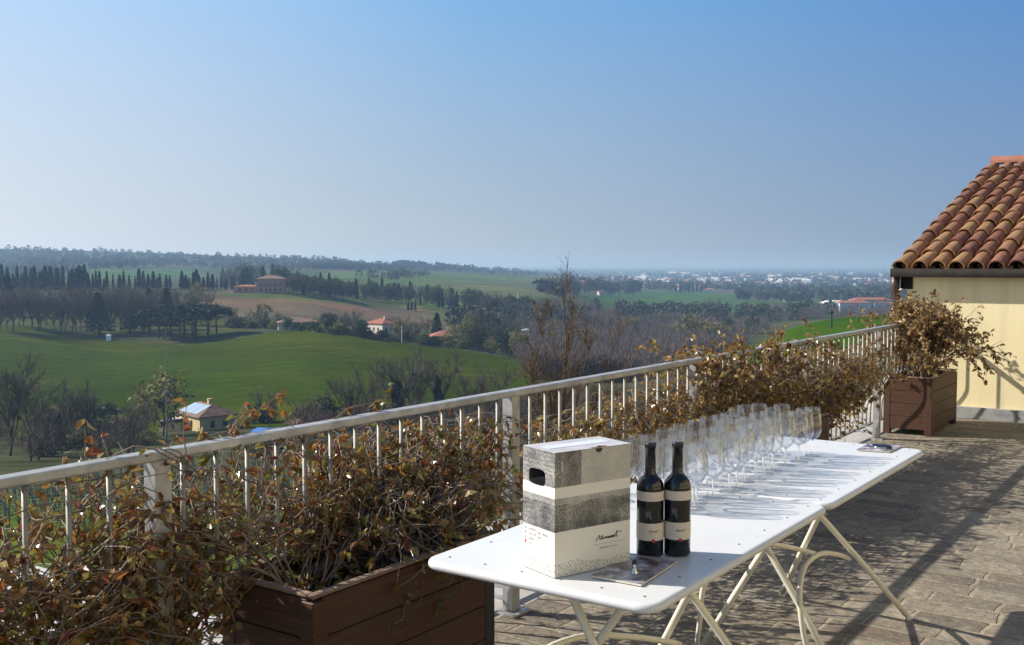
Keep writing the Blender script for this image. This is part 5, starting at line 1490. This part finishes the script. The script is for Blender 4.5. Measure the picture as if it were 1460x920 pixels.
# ================================================================== WOODS THAT READ AS ONE MASS
def wood(name, label, regions, mat, size, per, blob, seed, cat='woodland', ribbons=False):
    rs = np.random.default_rng(seed); V = []
    for (poly, y0, y1, n) in regions:
        xs = [p[0] for p in poly]; ys = [p[1] for p in poly]; c_ = 0; tries = 0
        while c_ < n and tries < n*30:
            tries += 1
            px = rs.uniform(min(xs), max(xs)); py = rs.uniform(min(ys), max(ys))
            if not in_poly(np.array([px]), np.array([py]), poly)[0]: continue
            p = hit(px, py, y0)
            if p.y > y1: continue
            c_ += 1; h = blob*rs.uniform(.6,1.25)
            e = rs.normal(size=(per,3)); e /= np.linalg.norm(e,axis=1)[:,None]; e *= rs.uniform(.35,1,size=(per,1))**.5
            cen = np.array(p)[None] + e*np.array([h*.5,h*.5,h*.48]) + np.array([0,0,h*.5])
            if ribbons:
                d = rs.normal(size=(per,3))*.6 + np.array([0,0,1.1]); d /= np.linalg.norm(d,axis=1)[:,None]; L = h*rs.uniform(.12,.3,size=(per,1))
                s = np.cross(d, rs.normal(size=(per,3))); s /= np.linalg.norm(s,axis=1)[:,None]; s *= size
                V.append(np.stack([cen-s, cen+s, cen+d*L+s*.4, cen+d*L-s*.4],1))
                tr = np.array(p); V.append(np.array([[tr+[-.18,0,-.5],tr+[.18,0,-.5],tr+[.08,0,h*.7],tr+[-.08,0,h*.7]],[tr+[0,-.18,-.5],tr+[0,.18,-.5],tr+[0,.08,h*.7],tr+[0,-.08,h*.7]]]))
            else: V.append(quads(cen, size*h/blob, rs))
    mb = MB(); mb.np_quads(np.concatenate(V)); o = mb.build(name, mat)
    tag(o, label, cat, kind='stuff'); return o
wood('bare_woodland', 'brown leafless woodland filling the valley on the right', [
   ([(745,520),(760,470),(860,455),(960,458),(1080,465),(1100,470),(1040,505),(960,530),(860,560),(760,560)], 330, 1300, 900),
   ([(700,470),(760,448),(830,440),(880,450),(880,470),(760,480)], 480, 1300, 90),
   ([(1040,470),(1100,440),(1200,440),(1270,442),(1270,458),(1160,455)], 480, 1600, 150)], M['wood_brown'], .06, 230, 7.5, 1, ribbons=True)
wood('dark_woodland', 'dark mixed woodland below the green meadow', [
   ([(870,462),(880,442),(1000,444),(1060,446),(1180,440),(1190,452),(1080,462),(960,462)], 600, 1500, 150),
   ([(640,470),(690,452),(780,455),(860,440),(860,460),(760,480)], 480, 1400, 40)], M['far_wood'], .85, 80, 11, 2)
wood('far_hill_woods', 'hazy blue green woods on the far hills', [
   ([(-60,372),(-60,352),(60,353),(140,358),(260,364),(260,376),(140,382),(0,384)], 1500, 3300, 520),
   ([(120,386),(260,366),(380,366),(450,364),(520,378),(430,388),(300,384),(260,380)], 1300, 4200, 380),
   ([(-40,392),(0,385),(110,388),(125,395),(0,402)], 900, 2200, 70),
   ([(440,390),(470,378),(620,378),(780,384),(900,388),(900,396),(760,394),(600,386)], 1700, 9000, 600),
   ([(500,396),(600,392),(620,394),(560,400)], 1100, 2500, 30)], M['far_wood'], 1.0, 44, 9.5, 3)
wood('plain_trees', 'hazy dark trees and hedges scattered over the plain', [
   ([(560,387),(780,388),(900,392),(1000,402),(1290,412),(1290,384),(560,381)], 2500, 14000, 1500),
   ([(880,415),(900,405),(1290,412),(1290,432),(1130,430),(1040,415)], 1300, 5000, 420),
   ([(760,430),(800,400),(900,398),(1000,410),(900,413),(830,420)], 1100, 5000, 160)], M['far_wood'], 2.0, 34, 14, 4)
wood('valley_scrub', 'low brown and green scrub on the near slope', [
   ([(430,700),(440,640),(560,612),(720,600),(860,590),(980,600),(980,700)], 45, 330, 260)], M['hedge'], .16, 150, 2.6, 6, 'scrub')
wood('valley_thicket', 'leafless thicket along the stream in the valley bottom', [
   ([(430,650),(440,622),(600,602),(760,588),(900,570),(980,560),(980,600),(760,620),(560,640)], 130, 400, 150),
   ([(-20,660),(-20,600),(60,620),(200,632),(200,655)], 130, 320, 26)], M['twig_brown'], .035, 240, 6, 7, 'thicket', ribbons=True)

# ================================================================== HAZE
mb = MB(); mb.box(-26000, 26000, -60, 46000, -75, 66)
hz = mb.build('haze', None); hz['kind'] = 'stuff'; hz['label'] = 'pale blue spring haze lying over the valley and plain'; hz['category'] = 'haze'
m, nt, out = new_mat('haze_air')
vol = nt.nodes.new('ShaderNodeVolumePrincipled'); vol.inputs['Color'].default_value = (.42,.63,.93,1); vol.inputs['Absorption Color'].default_value = (.34,.34,.4,1); vol.inputs['Density'].default_value = 2.0e-4
vol.inputs['Anisotropy'].default_value = .38
nt.links.new(vol.outputs[0], out.inputs['Volume']); hz.data.materials.append(m)
hz.display_type = 'WIRE'
# prototypes that no tree in view uses are removed
for key, r_ in PROTO.items():
    if key not in USED:
        for ch in list(CH[r_.name]): bpy.data.objects.remove(ch)
        bpy.data.objects.remove(r_)
for i, r_ in enumerate((TP_[0][0], TP_[1][0], TP_[2][0])): assert usedp[i]
